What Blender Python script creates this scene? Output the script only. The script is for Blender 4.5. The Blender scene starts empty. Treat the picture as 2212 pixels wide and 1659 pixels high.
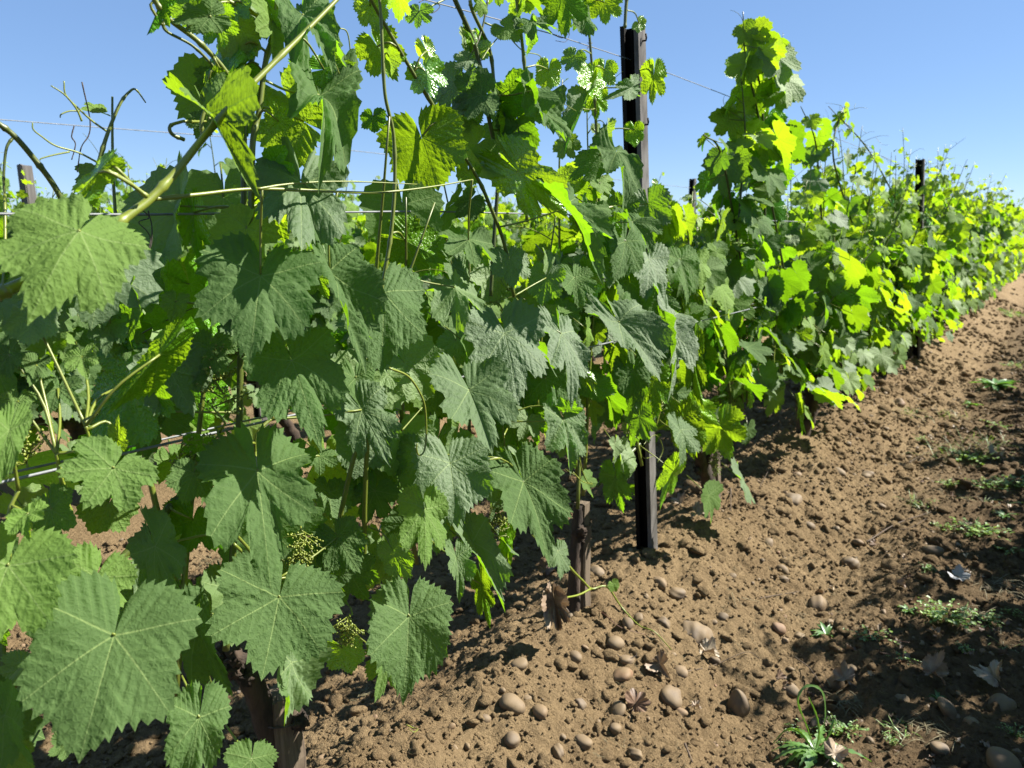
import bpy, math, random
import numpy as np
from mathutils import Vector

R = math.radians
rng = np.random.default_rng(7)
SC = bpy.context.scene
COL = SC.collection

# ------------------------------------------------------------------ camera geometry
W0, H0, FPX = 2212.0, 1659.0, 1660.0
YAW, PITCH, CAMZ = R(35.5), R(11.34), 1.07
CAM = np.array([0, 0, CAMZ])
FH = np.array([-math.sin(YAW), math.cos(YAW), 0])
RT = np.array([math.cos(YAW), math.sin(YAW), 0])
FW = FH * math.cos(PITCH) + np.array([0, 0, -math.sin(PITCH)])
UP = np.cross(RT, FW)
ROWX, ROWGAP = -0.93, 1.9
SUN_AZ, SUN_EL = R(47), R(44)
SUNV = np.array([math.sin(SUN_AZ) * math.cos(SUN_EL), math.cos(SUN_AZ) * math.cos(SUN_EL), math.sin(SUN_EL)])


def ray(u, v):
    return FW + RT * ((u - W0 / 2) / FPX) - UP * ((v - H0 / 2) / FPX)


def at_plane(u, v, x):
    """the point of the vertical plane X = x that stands behind this place of the photo, and its depth"""
    d = ray(u, v)
    k = x / d[0]
    return CAM + d * k, k


def at_ground(u, v):
    d = ray(u, v)
    k = -CAMZ / d[2]
    for _ in range(14):
        p = CAM + d * k
        h = float(ground_z(p[0], p[1])) if True else 0
        k = k * 0.4 + 0.6 * (h - CAMZ) / d[2]
    return CAM + d * k, k


# ------------------------------------------------------------------ noise and terrain
_G = np.random.default_rng(3).random((256, 256))


def vnoise(x, y, s=0):
    x = np.asarray(x, float) + 13.7 * s + 1000
    y = np.asarray(y, float) + 7.3 * s + 1000
    xi, yi = np.floor(x).astype(int), np.floor(y).astype(int)
    fx, fy = x - xi, y - yi
    fx, fy = fx * fx * (3 - 2 * fx), fy * fy * (3 - 2 * fy)
    a = _G[xi % 256, yi % 256]; b = _G[(xi + 1) % 256, yi % 256]
    c = _G[xi % 256, (yi + 1) % 256]; d = _G[(xi + 1) % 256, (yi + 1) % 256]
    return (a * (1 - fx) + b * fx) * (1 - fy) + (c * (1 - fx) + d * fx) * fy - 0.5


def ground_z(x, y):
    x = np.asarray(x, float); y = np.asarray(y, float)
    k = (x - ROWX) / ROWGAP
    d = (k - np.round(k)) * ROWGAP
    z = -0.075 + 0.18 * np.exp(-(d / 0.26) ** 2) - 0.025 * np.exp(-((np.abs(d) - .46) / .10) ** 2) + .02 * np.clip(np.abs(d) - .55, 0, .3)
    z = z + 0.05 * vnoise(x * 2.2, y * 2.2, 1) + 0.045 * vnoise(x * 6, y * 6, 2)
    return z


def ground_detail(x, y):
    n = vnoise(x * 22, y * 22, 3)
    m = vnoise(x * 45, y * 45, 4)
    f = vnoise(x * 100, y * 100, 5)
    g = vnoise(x * 210, y * 210, 6)
    lump = np.clip(vnoise(x * 11, y * 11, 8) + 0.1, 0, 1)
    return 0.030 * n * (0.5 + lump) + 0.027 * np.abs(m) + 0.016 * np.abs(f) + 0.007 * g + 0.022 * lump * np.clip(vnoise(x * 30, y * 30, 9), 0, 1)


# ------------------------------------------------------------------ mesh collecting
class MB:
    """collects faces of one future mesh"""
    def __init__(self):
        self.v, self.f, self.m, self.at, self.n = [], [], [], [], 0

    def add(self, v, f, mat=0, uv=None, vuv=None, age=0.0, rnd=0.0):
        v = np.asarray(v, np.float32).reshape(-1, 3)
        k = len(v)
        a = np.zeros((k, 6), np.float32)
        if uv is not None: a[:, 0:2] = uv
        if vuv is not None: a[:, 2:4] = vuv
        a[:, 4] = age; a[:, 5] = rnd
        self.v.append(v); self.at.append(a)
        for ff in (f if isinstance(f, (list, tuple)) else [f]):
            ff = np.asarray(ff, np.int64)
            self.f.append(ff + self.n)
            self.m.append(np.full(len(ff), mat, np.int32))
        self.n += k

    def mesh(self, name, mats, smooth=True):
        me = bpy.data.meshes.new(name)
        v = np.concatenate(self.v)
        me.vertices.add(len(v)); me.vertices.foreach_set('co', v.ravel())
        tot = np.concatenate([np.full(len(f), f.shape[1], np.int32) for f in self.f])
        lv = np.concatenate([f.ravel() for f in self.f]).astype(np.int32)
        me.loops.add(len(lv)); me.loops.foreach_set('vertex_index', lv)
        me.polygons.add(len(tot))
        st = np.zeros(len(tot), np.int32); st[1:] = np.cumsum(tot)[:-1]
        me.polygons.foreach_set('loop_start', st)
        me.polygons.foreach_set('loop_total', tot)
        me.polygons.foreach_set('material_index', np.concatenate(self.m))
        me.polygons.foreach_set('use_smooth', np.full(len(tot), smooth))
        a = np.concatenate(self.at)
        for nm, c in (('leaf_map', 0), ('vein_map', 2)):
            l = me.uv_layers.new(name=nm)
            l.data.foreach_set('uv', a[lv, c:c + 2].ravel())
        for nm, c in (('age', 4), ('rnd', 5)):
            t = me.attributes.new(nm, 'FLOAT', 'POINT')
            t.data.foreach_set('value', np.ascontiguousarray(a[:, c]))
        for m in mats: me.materials.append(m)
        me.update(calc_edges=True)
        return me

    def build(self, name, mats, parent=None, loc=None, smooth=True):
        o = bpy.data.objects.new(name, self.mesh(name, mats, smooth))
        COL.objects.link(o)
        if loc is not None: o.location = loc
        if parent is not None: o.parent = parent
        return o


def tag(o, label=None, cat=None, group=None, kind=None):
    if label: o['label'] = label
    if cat: o['category'] = cat
    if group: o['group'] = group
    if kind: o['kind'] = kind
    return o


def empty(name, loc, label, cat, group=None):
    o = bpy.data.objects.new(name, None)
    COL.objects.link(o); o.location = [float(c) for c in loc]; o.empty_display_size = 0.05
    return tag(o, label, cat, group)


def nrm(v):
    v = np.asarray(v, float)
    return v / (np.linalg.norm(v) + 1e-12)


def smooth_path(pts, n):
    """a Catmull-Rom curve through the points"""
    p = np.asarray(pts, float)
    p = np.vstack([2 * p[0] - p[1], p, 2 * p[-1] - p[-2]])
    out = []
    for t in np.linspace(0, len(p) - 3 - 1e-6, n):
        i = int(t); f = t - i
        a, b, c, d = p[i:i + 4]
        out.append(0.5 * (2 * b + (c - a) * f + (2 * a - 5 * b + 4 * c - d) * f * f + (3 * b - a - 3 * c + d) * f ** 3))
    return np.array(out)


def tube(mb, pts, rad, ns=6, mat=0, age=0.0, rnd=0.0, rough=0.0):
    p = np.asarray(pts, float); n = len(p)
    r = np.broadcast_to(np.asarray(rad, float), (n,)) if np.ndim(rad) == 0 or len(rad) == n else np.interp(np.linspace(0, 1, n), np.linspace(0, 1, len(rad)), rad)
    t = np.gradient(p, axis=0); t /= np.linalg.norm(t, axis=1)[:, None] + 1e-12
    ref = np.array([0.31, 0.17, 0.93]) if abs(t[0] @ np.array([0, 0, 1])) < 0.9 else np.array([0.95, 0.2, 0.1])
    vs = []
    a = np.linspace(0, 2 * np.pi, ns, endpoint=False)
    x = nrm(ref - t[0] * (ref @ t[0]))
    for i in range(n):
        x = nrm(x - t[i] * (x @ t[i])); y = np.cross(t[i], x)
        rr = r[i] * (1 + (rough * (rng.random(ns) - .5) * 2 if rough else 0))
        vs.append(p[i] + np.outer(np.cos(a) * rr, x) + np.outer(np.sin(a) * rr, y))
    v = np.concatenate(vs + [p[:1], p[-1:]])
    i0 = np.arange(ns); i1 = (i0 + 1) % ns
    q = np.concatenate([np.stack([k * ns + i0, k * ns + i1, (k + 1) * ns + i1, (k + 1) * ns + i0], 1) for k in range(n - 1)])
    c0 = np.stack([np.full(ns, n * ns), i1, i0], 1)
    c1 = np.stack([np.full(ns, n * ns + 1), (n - 1) * ns + i0, (n - 1) * ns + i1], 1)
    L = np.concatenate([[0], np.cumsum(np.linalg.norm(np.diff(p, axis=0), axis=1))])
    uv = np.stack([np.tile(np.cos(a), n) * 0.1, np.repeat(L, ns)], 1)
    uv = np.vstack([uv, [[0, 0], [0, L[-1]]]])
    mb.add(v, [q, np.concatenate([c0, c1])], mat, uv=uv, age=age, rnd=rnd)


# ------------------------------------------------------------------ materials
def newmat(name):
    m = bpy.data.materials.new(name); m.use_nodes = True
    nt = m.node_tree; nt.nodes.clear()
    return m, nt


KA = .66          # overall reflectance, set against the exposure


def ka(c): return tuple(x * KA for x in c[:3])


class NG:
    def __init__(self, nt): self.nt = nt

    def n(self, typ, ins=None, **kw):
        nd = self.nt.nodes.new(typ)
        for k, v in kw.items(): setattr(nd, k, v)
        for k, v in (ins or {}).items():
            s = nd.inputs[k]
            if hasattr(v, 'is_output') or hasattr(v, 'links') and not isinstance(v, (tuple, list)):
                self.nt.links.new(v, s)
            else:
                s.default_value = v
        return nd

    def math(self, op, a, b=0.0, c=0.0, clamp=False):
        return self.n('ShaderNodeMath', {0: a, 1: b, 2: c}, operation=op, use_clamp=clamp).outputs[0]

    def mix(self, f, a, b, blend='MIX'):
        nd = self.nt.nodes.new('ShaderNodeMix'); nd.data_type = 'RGBA'; nd.blend_type = blend
        for k, v in ((0, f), (6, a), (7, b)):
            if hasattr(v, 'links'): self.nt.links.new(v, nd.inputs[k])
            else: nd.inputs[k].default_value = (*ka(v), 1) if isinstance(v, tuple) and len(v) == 3 else v
        return nd.outputs[2]

    def ramp(self, f, stops):
        nd = self.nt.nodes.new('ShaderNodeValToRGB')
        while len(nd.color_ramp.elements) < len(stops): nd.color_ramp.elements.new(0.5)
        for e, (p, c) in zip(nd.color_ramp.elements, stops):
            e.position = p; e.color = (*ka(c), 1) if len(c) == 3 else c
        self.nt.links.new(f, nd.inputs[0])
        return nd.outputs[0]

    def smooth(self, v, a, b, lo=0.0, hi=1.0):
        nd = self.n('ShaderNodeMapRange', {0: v, 1: a, 2: b, 3: lo, 4: hi}, interpolation_type='SMOOTHSTEP')
        return nd.outputs[0]

    def attr(self, nm): return self.n('ShaderNodeAttribute', attribute_name=nm)

    def out(self, sh): self.n('ShaderNodeOutputMaterial', {0: sh})


def leaf_material(name, fine=True):
    m, nt = newmat(name); g = NG(nt)
    age = g.attr('age').outputs['Fac']; rnd = g.attr('rnd').outputs['Fac']
    vm = g.n('ShaderNodeUVMap', uv_map='vein_map').outputs[0]
    sp = g.n('ShaderNodeSeparateXYZ', {0: vm})
    a, b = sp.outputs[0], sp.outputs[1]
    # main veins taper to the lobe tip; side veins run obliquely off each main vein
    wid = g.math('MULTIPLY_ADD', a, -0.009, 0.013)
    prim = g.smooth(g.math('DIVIDE', b, wid), 0.35, 1.1, 1, 0)
    sv = g.math('FRACT', g.math('DIVIDE', g.math('SUBTRACT', a, g.math('MULTIPLY', b, 0.82)), 0.145))
    sd = g.math('ABSOLUTE', g.math('SUBTRACT', sv, 0.5))
    sec = g.smooth(sd, 0.0, 0.055, 1, 0)
    um = g.n('ShaderNodeUVMap', uv_map='leaf_map').outputs[0]
    off = g.n('ShaderNodeCombineXYZ', {0: g.math('MULTIPLY', rnd, 7.3), 1: g.math('MULTIPLY', rnd, 3.1)}).outputs[0]
    co = g.n('ShaderNodeVectorMath', {0: um, 1: off}, operation='ADD').outputs[0]
    big = g.n('ShaderNodeTexNoise', {'Vector': co, 'Scale': 28.0, 'Detail': 3.0, 'Roughness': .6}).outputs[0]
    vor = g.n('ShaderNodeTexVoronoi', {'Vector': co, 'Scale': 230.0}, feature='DISTANCE_TO_EDGE').outputs['Distance']
    vb = g.n('ShaderNodeTexVoronoi', {'Vector': co, 'Scale': 105.0}, feature='DISTANCE_TO_EDGE').outputs['Distance']
    cell = g.math('ADD', g.math('MULTIPLY', g.smooth(vor, 0.0, 0.30), .6), g.math('MULTIPLY', g.smooth(vb, 0.0, 0.35), 1.1))
    net = g.math('MAXIMUM', g.math('MULTIPLY', g.smooth(vor, 0.0, 0.08, 1, 0), .5), g.smooth(vb, 0.0, 0.07, 1, 0))
    mature = g.mix(big, (0.016, 0.096, 0.002), (0.043, 0.166, 0.004))
    young = g.mix(big, (0.085, 0.19, 0.008), (0.16, 0.28, 0.016))
    up = g.mix(age, mature, young)
    vcol = g.mix(age, (0.125, 0.24, 0.03), (0.22, 0.33, 0.04))
    vein = g.math('MAXIMUM', prim, g.math('MULTIPLY', sec, 0.45))
    vein = g.math('MAXIMUM', vein, g.math('MULTIPLY', net, 0.14))
    up = g.mix(g.math('MULTIPLY', vein, 0.85), up, vcol)
    br = g.smooth(rnd, 0, 1, 0.78, 1.25)
    brc = g.n('ShaderNodeCombineXYZ', {0: br, 1: br, 2: br}).outputs[0]
    up = g.mix(1.0, up, brc, 'MULTIPLY')
    # brown flecks on some of the leaves
    fl = g.n('ShaderNodeTexVoronoi', {'Vector': co, 'Scale': 75.0}).outputs['Distance']
    fk = g.math('MULTIPLY', g.smooth(fl, .10, .17, 1, 0), g.smooth(g.math('FRACT', g.math('MULTIPLY', rnd, 7.7)), .72, .9))
    fk = g.math('MULTIPLY', fk, g.smooth(big, .5, .62))
    up = g.mix(g.math('MULTIPLY', fk, .8), up, (0.10, 0.065, 0.022))
    und = g.mix(age, (0.055, 0.095, 0.032), (0.11, 0.18, 0.035))
    und = g.mix(g.math('MULTIPLY', prim, 0.7), und, (0.17, 0.23, 0.08))
    und = g.mix(g.math('MULTIPLY', sec, 0.35), und, (0.12, 0.18, 0.06))
    back = g.n('ShaderNodeNewGeometry').outputs['Backfacing']
    col = g.mix(back, up, und)
    tr = g.mix(age, (0.125, 0.255, 0.004), (0.27, 0.385, 0.008))
    tr = g.mix(g.math('MULTIPLY', vein, 0.45), tr, (0.05, 0.12, 0.006))
    tr = g.mix(1.0, tr, brc, 'MULTIPLY')
    # the blade bulges between its veins, so every vein lies in a groove
    vp = g.smooth(b, 0.0, 0.055); vs_ = g.smooth(sd, 0.0, 0.30)
    h = g.math('ADD', g.math('MULTIPLY', cell, 0.55), g.math('ADD', g.math('MULTIPLY', vp, 0.75), g.math('MULTIPLY', vs_, 0.32)))
    h = g.math('ADD', h, g.math('MULTIPLY', big, 1.3))
    bump = g.n('ShaderNodeBump', {'Strength': g.smooth(g.math('FRACT', g.math('MULTIPLY', rnd, 5.9)), 0, 1, .55, 1.0), 'Distance': 0.0013, 'Height': h}).outputs[0]
    rough = g.mix(back, g.smooth(big, .3, .7, .22, .32), (0.75, 0.75, 0.75, 1))
    pb = g.n('ShaderNodeBsdfPrincipled', {'Base Color': col, 'Roughness': rough, 'Normal': bump, 'Specular IOR Level': g.smooth(g.math('FRACT', g.math('MULTIPLY', rnd, 3.3)), .42, 1.0, .08, .62)}).outputs[0]
    tb = g.n('ShaderNodeBsdfTranslucent', {'Color': tr, 'Normal': bump}).outputs[0]
    add = g.n('ShaderNodeAddShader', {0: pb, 1: tb}).outputs[0]
    g.out(add)
    return m


def stem_material():
    m, nt = newmat('green_stem'); g = NG(nt)
    age = g.attr('age').outputs['Fac']; rnd = g.attr('rnd').outputs['Fac']
    um = g.n('ShaderNodeUVMap', uv_map='leaf_map').outputs[0]
    mp = g.n('ShaderNodeMapping', {0: um, 'Scale': (60, 9, 1)}).outputs[0]
    no = g.n('ShaderNodeTexNoise', {'Vector': mp, 'Scale': 3.0, 'Detail': 4.0}).outputs[0]
    c = g.mix(age, (0.035, 0.058, 0.012), (0.25, 0.30, 0.032))
    c = g.mix(g.smooth(no, .45, .8, 0, .6), c, (0.10, 0.085, 0.025))
    p = g.n('ShaderNodeBsdfPrincipled', {'Base Color': c, 'Roughness': .42, 'Subsurface Weight': .12, 'Subsurface Radius': (.002, .004, .001)}).outputs[0]
    g.out(p)
    return m


def simple_mat(name, c1, c2, scale=20, rough=.8, bump=.3, stretch=(1, 1, 1), metal=0.0, detail=6.0, dist=.002, spec=.4):
    m, nt = newmat(name); g = NG(nt)
    tc = g.n('ShaderNodeTexCoord').outputs['Object']
    mp = g.n('ShaderNodeMapping', {0: tc, 'Scale': stretch}).outputs[0]
    no = g.n('ShaderNodeTexNoise', {'Vector': mp, 'Scale': scale, 'Detail': detail, 'Roughness': .65}).outputs[0]
    c = g.mix(g.smooth(no, .3, .72), c1, c2)
    b = g.n('ShaderNodeBump', {'Strength': bump, 'Distance': dist, 'Height': no}).outputs[0]
    g.out(g.n('ShaderNodeBsdfPrincipled', {'Base Color': c, 'Roughness': rough, 'Metallic': metal, 'Normal': b, 'Specular IOR Level': spec}).outputs[0])
    return m


def soil_material():
    m, nt = newmat('sandy_soil'); g = NG(nt)
    pos = g.n('ShaderNodeNewGeometry').outputs['Position']
    n1 = g.n('ShaderNodeTexNoise', {'Vector': pos, 'Scale': 3.5, 'Detail': 5.0}).outputs[0]
    n2 = g.n('ShaderNodeTexNoise', {'Vector': pos, 'Scale': 130.0, 'Detail': 6.0, 'Roughness': .75}).outputs[0]
    n3 = g.n('ShaderNodeTexNoise', {'Vector': pos, 'Scale': 620.0, 'Detail': 3.0}).outputs[0]
    c = g.mix(g.smooth(n1, .35, .65), (0.180, 0.122, 0.064), (0.27, 0.192, 0.104))
    c = g.mix(g.smooth(n2, .35, .75, 0, .75), c, (0.40, 0.285, 0.155))
    c = g.mix(g.smooth(n3, .5, .72, 0, .7), c, (0.085, 0.054, 0.031))
    n4 = g.n('ShaderNodeTexNoise', {'Vector': pos, 'Scale': 34.0, 'Detail': 6.0, 'Roughness': .7}).outputs[0]
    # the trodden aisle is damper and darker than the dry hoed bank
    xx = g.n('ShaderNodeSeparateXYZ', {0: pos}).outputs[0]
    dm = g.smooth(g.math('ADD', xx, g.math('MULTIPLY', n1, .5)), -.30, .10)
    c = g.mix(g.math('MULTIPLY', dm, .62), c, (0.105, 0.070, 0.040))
    h = g.math('ADD', g.math('ADD', n2, g.math('MULTIPLY', n3, .6)), g.math('MULTIPLY', n4, 2.0))
    b = g.n('ShaderNodeBump', {'Strength': 1.0, 'Distance': .008, 'Height': h}).outputs[0]
    g.out(g.n('ShaderNodeBsdfPrincipled', {'Base Color': c, 'Roughness': .95, 'Normal': b, 'Specular IOR Level': .1}).outputs[0])
    return m


def stone_material():
    m, nt = newmat('river_pebble'); g = NG(nt)
    tc = g.n('ShaderNodeTexCoord').outputs['Object']
    pos = g.n('ShaderNodeNewGeometry').outputs['Position']
    oi = g.math('FRACT', g.math('ADD', g.n('ShaderNodeObjectInfo').outputs['Random'], g.attr('rnd').outputs['Fac']))
    n2 = g.n('ShaderNodeTexNoise', {'Vector': pos, 'Scale': 90.0, 'Detail': 6.0, 'Roughness': .7}).outputs[0]
    n3 = g.n('ShaderNodeTexNoise', {'Vector': pos, 'Scale': 26.0, 'Detail': 4.0}).outputs[0]
    c = g.ramp(oi, [(0, (.12, .088, .058)), (.3, (.18, .13, .082)), (.55, (.15, .115, .083)), (.75, (.21, .155, .10)), (.88, (.23, .125, .068)), (1, (.28, .23, .17))])
    c = g.mix(g.smooth(n3, .32, .60, 0, .85), c, (0.215, 0.150, 0.080))      # dried soil stuck to the stone
    c = g.mix(g.smooth(n2, .5, .8, 0, .5), c, (0.09, 0.06, 0.038))
    b = g.n('ShaderNodeBump', {'Strength': .35, 'Distance': .002, 'Height': n2}).outputs[0]
    g.out(g.n('ShaderNodeBsdfPrincipled', {'Base Color': c, 'Roughness': .72, 'Normal': b, 'Specular IOR Level': .35}).outputs[0])
    return m


def dry_leaf_material():
    m, nt = newmat('withered_leaf'); g = NG(nt)
    rnd = g.attr('rnd').outputs['Fac']
    pos = g.n('ShaderNodeNewGeometry').outputs['Position']
    n = g.n('ShaderNodeTexNoise', {'Vector': pos, 'Scale': 60.0, 'Detail': 5.0}).outputs[0]
    vm = g.n('ShaderNodeUVMap', uv_map='vein_map').outputs[0]
    sp = g.n('ShaderNodeSeparateXYZ', {0: vm})
    pr = g.smooth(sp.outputs[1], .008, .02, 1, 0)
    c = g.ramp(rnd, [(0, (.13, .062, .036)), (.35, (.21, .145, .095)), (.7, (.33, .25, .17)), (1, (.45, .37, .26))])
    c = g.mix(g.smooth(n, .4, .7, 0, .6), c, (.10, .055, .03))
    c = g.mix(g.math('MULTIPLY', pr, .5), c, (.28, .2, .12))
    b = g.n('ShaderNodeBump', {'Strength': .5, 'Distance': .002, 'Height': n}).outputs[0]
    p = g.n('ShaderNodeBsdfPrincipled', {'Base Color': c, 'Roughness': .6, 'Normal': b}).outputs[0]
    t = g.n('ShaderNodeBsdfTranslucent', {'Color': (.025, .015, .007, 1)}).outputs[0]
    g.out(g.n('ShaderNodeAddShader', {0: p, 1: t}).outputs[0])
    return m


def weed_material():
    m, nt = newmat('weed_green'); g = NG(nt)
    age = g.attr('age').outputs['Fac']; rnd = g.attr('rnd').outputs['Fac']
    c = g.mix(age, (0.06, 0.15, 0.035), (0.19, 0.30, 0.04))
    c = g.mix(g.math('MULTIPLY', rnd, .4), c, (0.13, 0.20, 0.07))
    p = g.n('ShaderNodeBsdfPrincipled', {'Base Color': c, 'Roughness': .42}).outputs[0]
    t = g.n('ShaderNodeBsdfTranslucent', {'Color': g.mix(age, (.07, .17, .01), (.22, .32, .015))}).outputs[0]
    g.out(g.n('ShaderNodeAddShader', {0: p, 1: t}).outputs[0])
    return m


LEAF = leaf_material('vine_leaf')
STEM = stem_material()
BARK = simple_mat('vine_bark', (.018, .012, .008), (.085, .055, .036), 34, .95, 1.0, (1, 1, .22), dist=.008)
WOOD = simple_mat('weathered_stake', (.08, .056, .037), (.19, .143, .095), 40, .88, .5, (3, 3, .12), dist=.002)
GREYWOOD = simple_mat('grey_stake', (.085, .078, .07), (.18, .165, .15), 30, .88, .5, (3, 3, .12), dist=.002)
SHADED_STEEL = simple_mat('shaded_steel', (.0035, .0032, .003), (.010, .0085, .0075), 26, .62, .15, (1, 1, .3), spec=.12)  # post metal on its shaded side, the shade put into the colour
SUNLIT_GALV = simple_mat('sunlit_galvanised', (.075, .069, .063), (.19, .18, .172), 30, .7, .15, (1, 1, .3), spec=.1)  # the same post metal where sun strikes it, light put into the colour
WIRE = simple_mat('galvanised_wire', (.14, .15, .155), (.27, .285, .30), 60, .5, .1, spec=.3)
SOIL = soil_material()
STONE = stone_material()
DRYLEAF = dry_leaf_material()
TWIG = simple_mat('dry_twig_bark', (.06, .04, .026), (.15, .105, .07), 70, .85, .4, (1, 1, 1))
OLDTENDRIL = simple_mat('old_tendril', (.03, .021, .018), (.09, .07, .06), 90, .8, .4)
WEED = weed_material()
REDSTEM = simple_mat('red_stem', (.10, .035, .022), (.18, .085, .045), 60, .5, .1)
STRAW = simple_mat('straw', (.14, .115, .055), (.25, .21, .11), 40, .7, .1)
WHITEBIT = simple_mat('bleached_leaf', (.3, .3, .31), (.42, .42, .42), 50, .6, .2)

# ------------------------------------------------------------------ vine leaf shape
SEG_HI = (10, 10, 10, 10, 24)
SEG_MID = (5, 5, 4, 4, 9)
SEG_LOW = (2, 2, 2, 2, 3)
KN_T = np.array([0, 15, 25, 34, 50, 67, 76, 86, 102, 138, 160, 176.0])


def leaf_flat(seg, rings, r, sinus=0.16, cleft=.2, teeth=.05, tp=3):
    """flat vine leaf of length 1 from petiole (0,0) to tip (0,1): five toothed lobes about five main veins"""
    ang = []
    bounds = [0, 25, 50, 76, 102, 174]
    for (a, b, n) in zip(bounds[:-1], bounds[1:], seg): ang += list(np.linspace(a, b, n, endpoint=False))
    ang.append(174.0); ang = np.array(ang)
    sides = []
    for s in (1, -1):
        jit = 1 + 0.05 * (r.random(12) - .5) * 2
        kr = np.array([1.0, .885 - sinus * .25, .85 - sinus, .87 - sinus * .2, .92, .83, .78 - sinus * .7, .80, .82, .63, .50, cleft]) * jit
        if s == -1: kr[0] = k0
        k0 = kr[0]
        # rounded between knots, pointed at the lobe tips
        base = np.interp(ang, KN_T, kr)
        sm = np.interp(ang, KN_T, kr, )
        for i in range(len(KN_T) - 1):
            q = (ang >= KN_T[i]) & (ang <= KN_T[i + 1])
            f = (ang[q] - KN_T[i]) / (KN_T[i + 1] - KN_T[i])
            hi_first = kr[i] > kr[i + 1]
            ff = f if i < 10 else f ** 1.6
            sm[q] = kr[i] + (kr[i + 1] - kr[i]) * ff
        k = np.arange(len(ang)); ph = k % tp
        amp = teeth * (0.6 + .8 * r.random(len(ang) // tp + 2))[k // tp]
        tooth = np.where(ph == 0, 1.0, np.where(ph == 1, -.1, -.75)) if tp == 3 else np.where(ph == 0, .8, -.7)
        fade = np.clip((178 - ang) / 14, 0, 1)
        sm = sm + tooth * amp * fade
        sm[0] = k0 + teeth * .8
        sides.append(sm)
    th = np.concatenate([-ang[:0:-1], ang]); rr = np.concatenate([sides[1][:0:-1], sides[0]])
    rho = np.linspace(0, 1, rings) ** .9; rho[0] = .012
    va = np.array([0, 50, 102.0]) * 1.0
    near = va[np.argmin(np.abs(np.abs(th)[:, None] - va[None, :]), axis=1)]
    dphi = np.abs(np.abs(th) - near)
    rad = rho[:, None] * rr[None, :]
    x = rad * np.sin(np.radians(th)); y = rad * np.cos(np.radians(th))
    av = rad * np.cos(np.radians(dphi)); bv = rad * np.abs(np.sin(np.radians(dphi)))
    n = len(th)
    i, j = np.meshgrid(np.arange(rings - 1), np.arange(n - 1), indexing='ij')
    q = np.stack([i * n + j, (i + 1) * n + j, (i + 1) * n + j + 1, i * n + j + 1], -1).reshape(-1, 4)
    return dict(x=x.ravel(), y=y.ravel(), a=av.ravel(), b=bv.ravel(), q=q, th=np.radians(np.tile(th, rings)), rho=np.repeat(rho, n))


def templates(seg, rings, tp, n, teeth):
    out = []
    for i in range(n):
        r = np.random.default_rng(100 + i)
        out.append(leaf_flat(seg, rings, r, (.03 + .30 * r.random() ** 1.6), .14 + .26 * r.random(), teeth, tp))
    return out


T_HI = templates(SEG_HI, 22, 3, 12, .042)
T_MID = templates(SEG_MID, 6, 2, 10, .045)
T_LOW = templates(SEG_LOW, 3, 2, 8, .05)


def put_leaf(mb, T, J, X, Y, Z, L, wm=1.0, fold=.15, bend=.2, wave=.06, cup=.0, age=0.0, r=None, mat=0, gall=0, tw=0.0):
    """adds a leaf: J petiole point, Y towards the tip, Z the upper side"""
    r = r or rng
    x, y, th, rho, a, b = T['x'], T['y'], T['th'], T['rho'], T['a'], T['b']
    ph = r.random(4) * 6.28
    z = fold * np.abs(x) * (1 - .3 * np.abs(x)) - bend * (np.clip(y, 0, 2) ** 2) * .5 - bend * .3 * np.clip(-y, 0, 1) ** 2 + cup * (x * x + y * y)
    z = z + wave * rho ** 2 * (np.sin(3 * th + ph[0]) * .8 + np.sin(7 * th + ph[1]) * .45 + np.sin(13 * th + ph[2]) * .18)
    z = z + .035 * np.sin(5 * x + ph[2]) * np.cos(4 * y + ph[3]) + tw * x * y
    # lobes arch between their veins
    z = z + .011 * np.sin(np.clip((a - .82 * b) / .145, 0, 9) * 2 * np.pi + math.pi) * np.clip(b * 5, 0, 1) + .05 * np.sqrt(np.clip(b, 0, 1) * .6)
    if gall:
        gx, gy = r.random(gall) * 1.3 - .65, r.random(gall) * 1.35 - .45
        for px, py in zip(gx, gy):
            z = z + .03 * np.exp(-((x - px) ** 2 + (y - py) ** 2) / .0006)
    P = np.asarray(J)[None, :] + L * (np.outer(x * wm, X) + np.outer(y, Y) + np.outer(z, Z))
    mb.add(P, T['q'], mat, uv=np.stack([x * wm, y], 1) * L, vuv=np.stack([a, b], 1), age=age, rnd=r.random())


def frame_from(y, z):
    Y = nrm(y); Z = np.asarray(z, float); Z = nrm(Z - Y * (Z @ Y)); X = np.cross(Y, Z)
    return X, Y, Z


# ------------------------------------------------------------------ tendrils, flowers
def tendril(mb, p, d, length, r, mat=0, rad=.0012, curl=1.0):
    d = nrm(d); q = [np.array(p)]
    s = nrm(r.normal(size=3)); n = 14
    for i in range(n):
        f = i / n
        d = nrm(d + s * curl * (.04 + .55 * f ** 3) + np.array([0, 0, -.03]))
        q.append(q[-1] + d * length / n * (1 - .5 * f))
    tube(mb, q, [rad, rad * .5], 4, mat, age=.45 + .3 * r.random())
    if r.random() < .6:
        k = 6; d2 = nrm(q[k + 1] - q[k] + .9 * r.normal(size=3)); e = [q[k]]
        s2 = nrm(r.normal(size=3))
        for i in range(9):
            d2 = nrm(d2 + s2 * (.05 + .4 * (i / 9) ** 2)); e.append(e[-1] + d2 * length / 18)
        tube(mb, e, [rad * .8, rad * .4], 4, mat, age=.6)


_OCT = (np.array([[1, 0, 0], [-1, 0, 0], [0, 1, 0], [0, -1, 0], [0, 0, 1], [0, 0, -1.]]),
        np.array([[0, 2, 4], [2, 1, 4], [1, 3, 4], [3, 0, 4], [2, 0, 5], [1, 2, 5], [3, 1, 5], [0, 3, 5]]))


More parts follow.
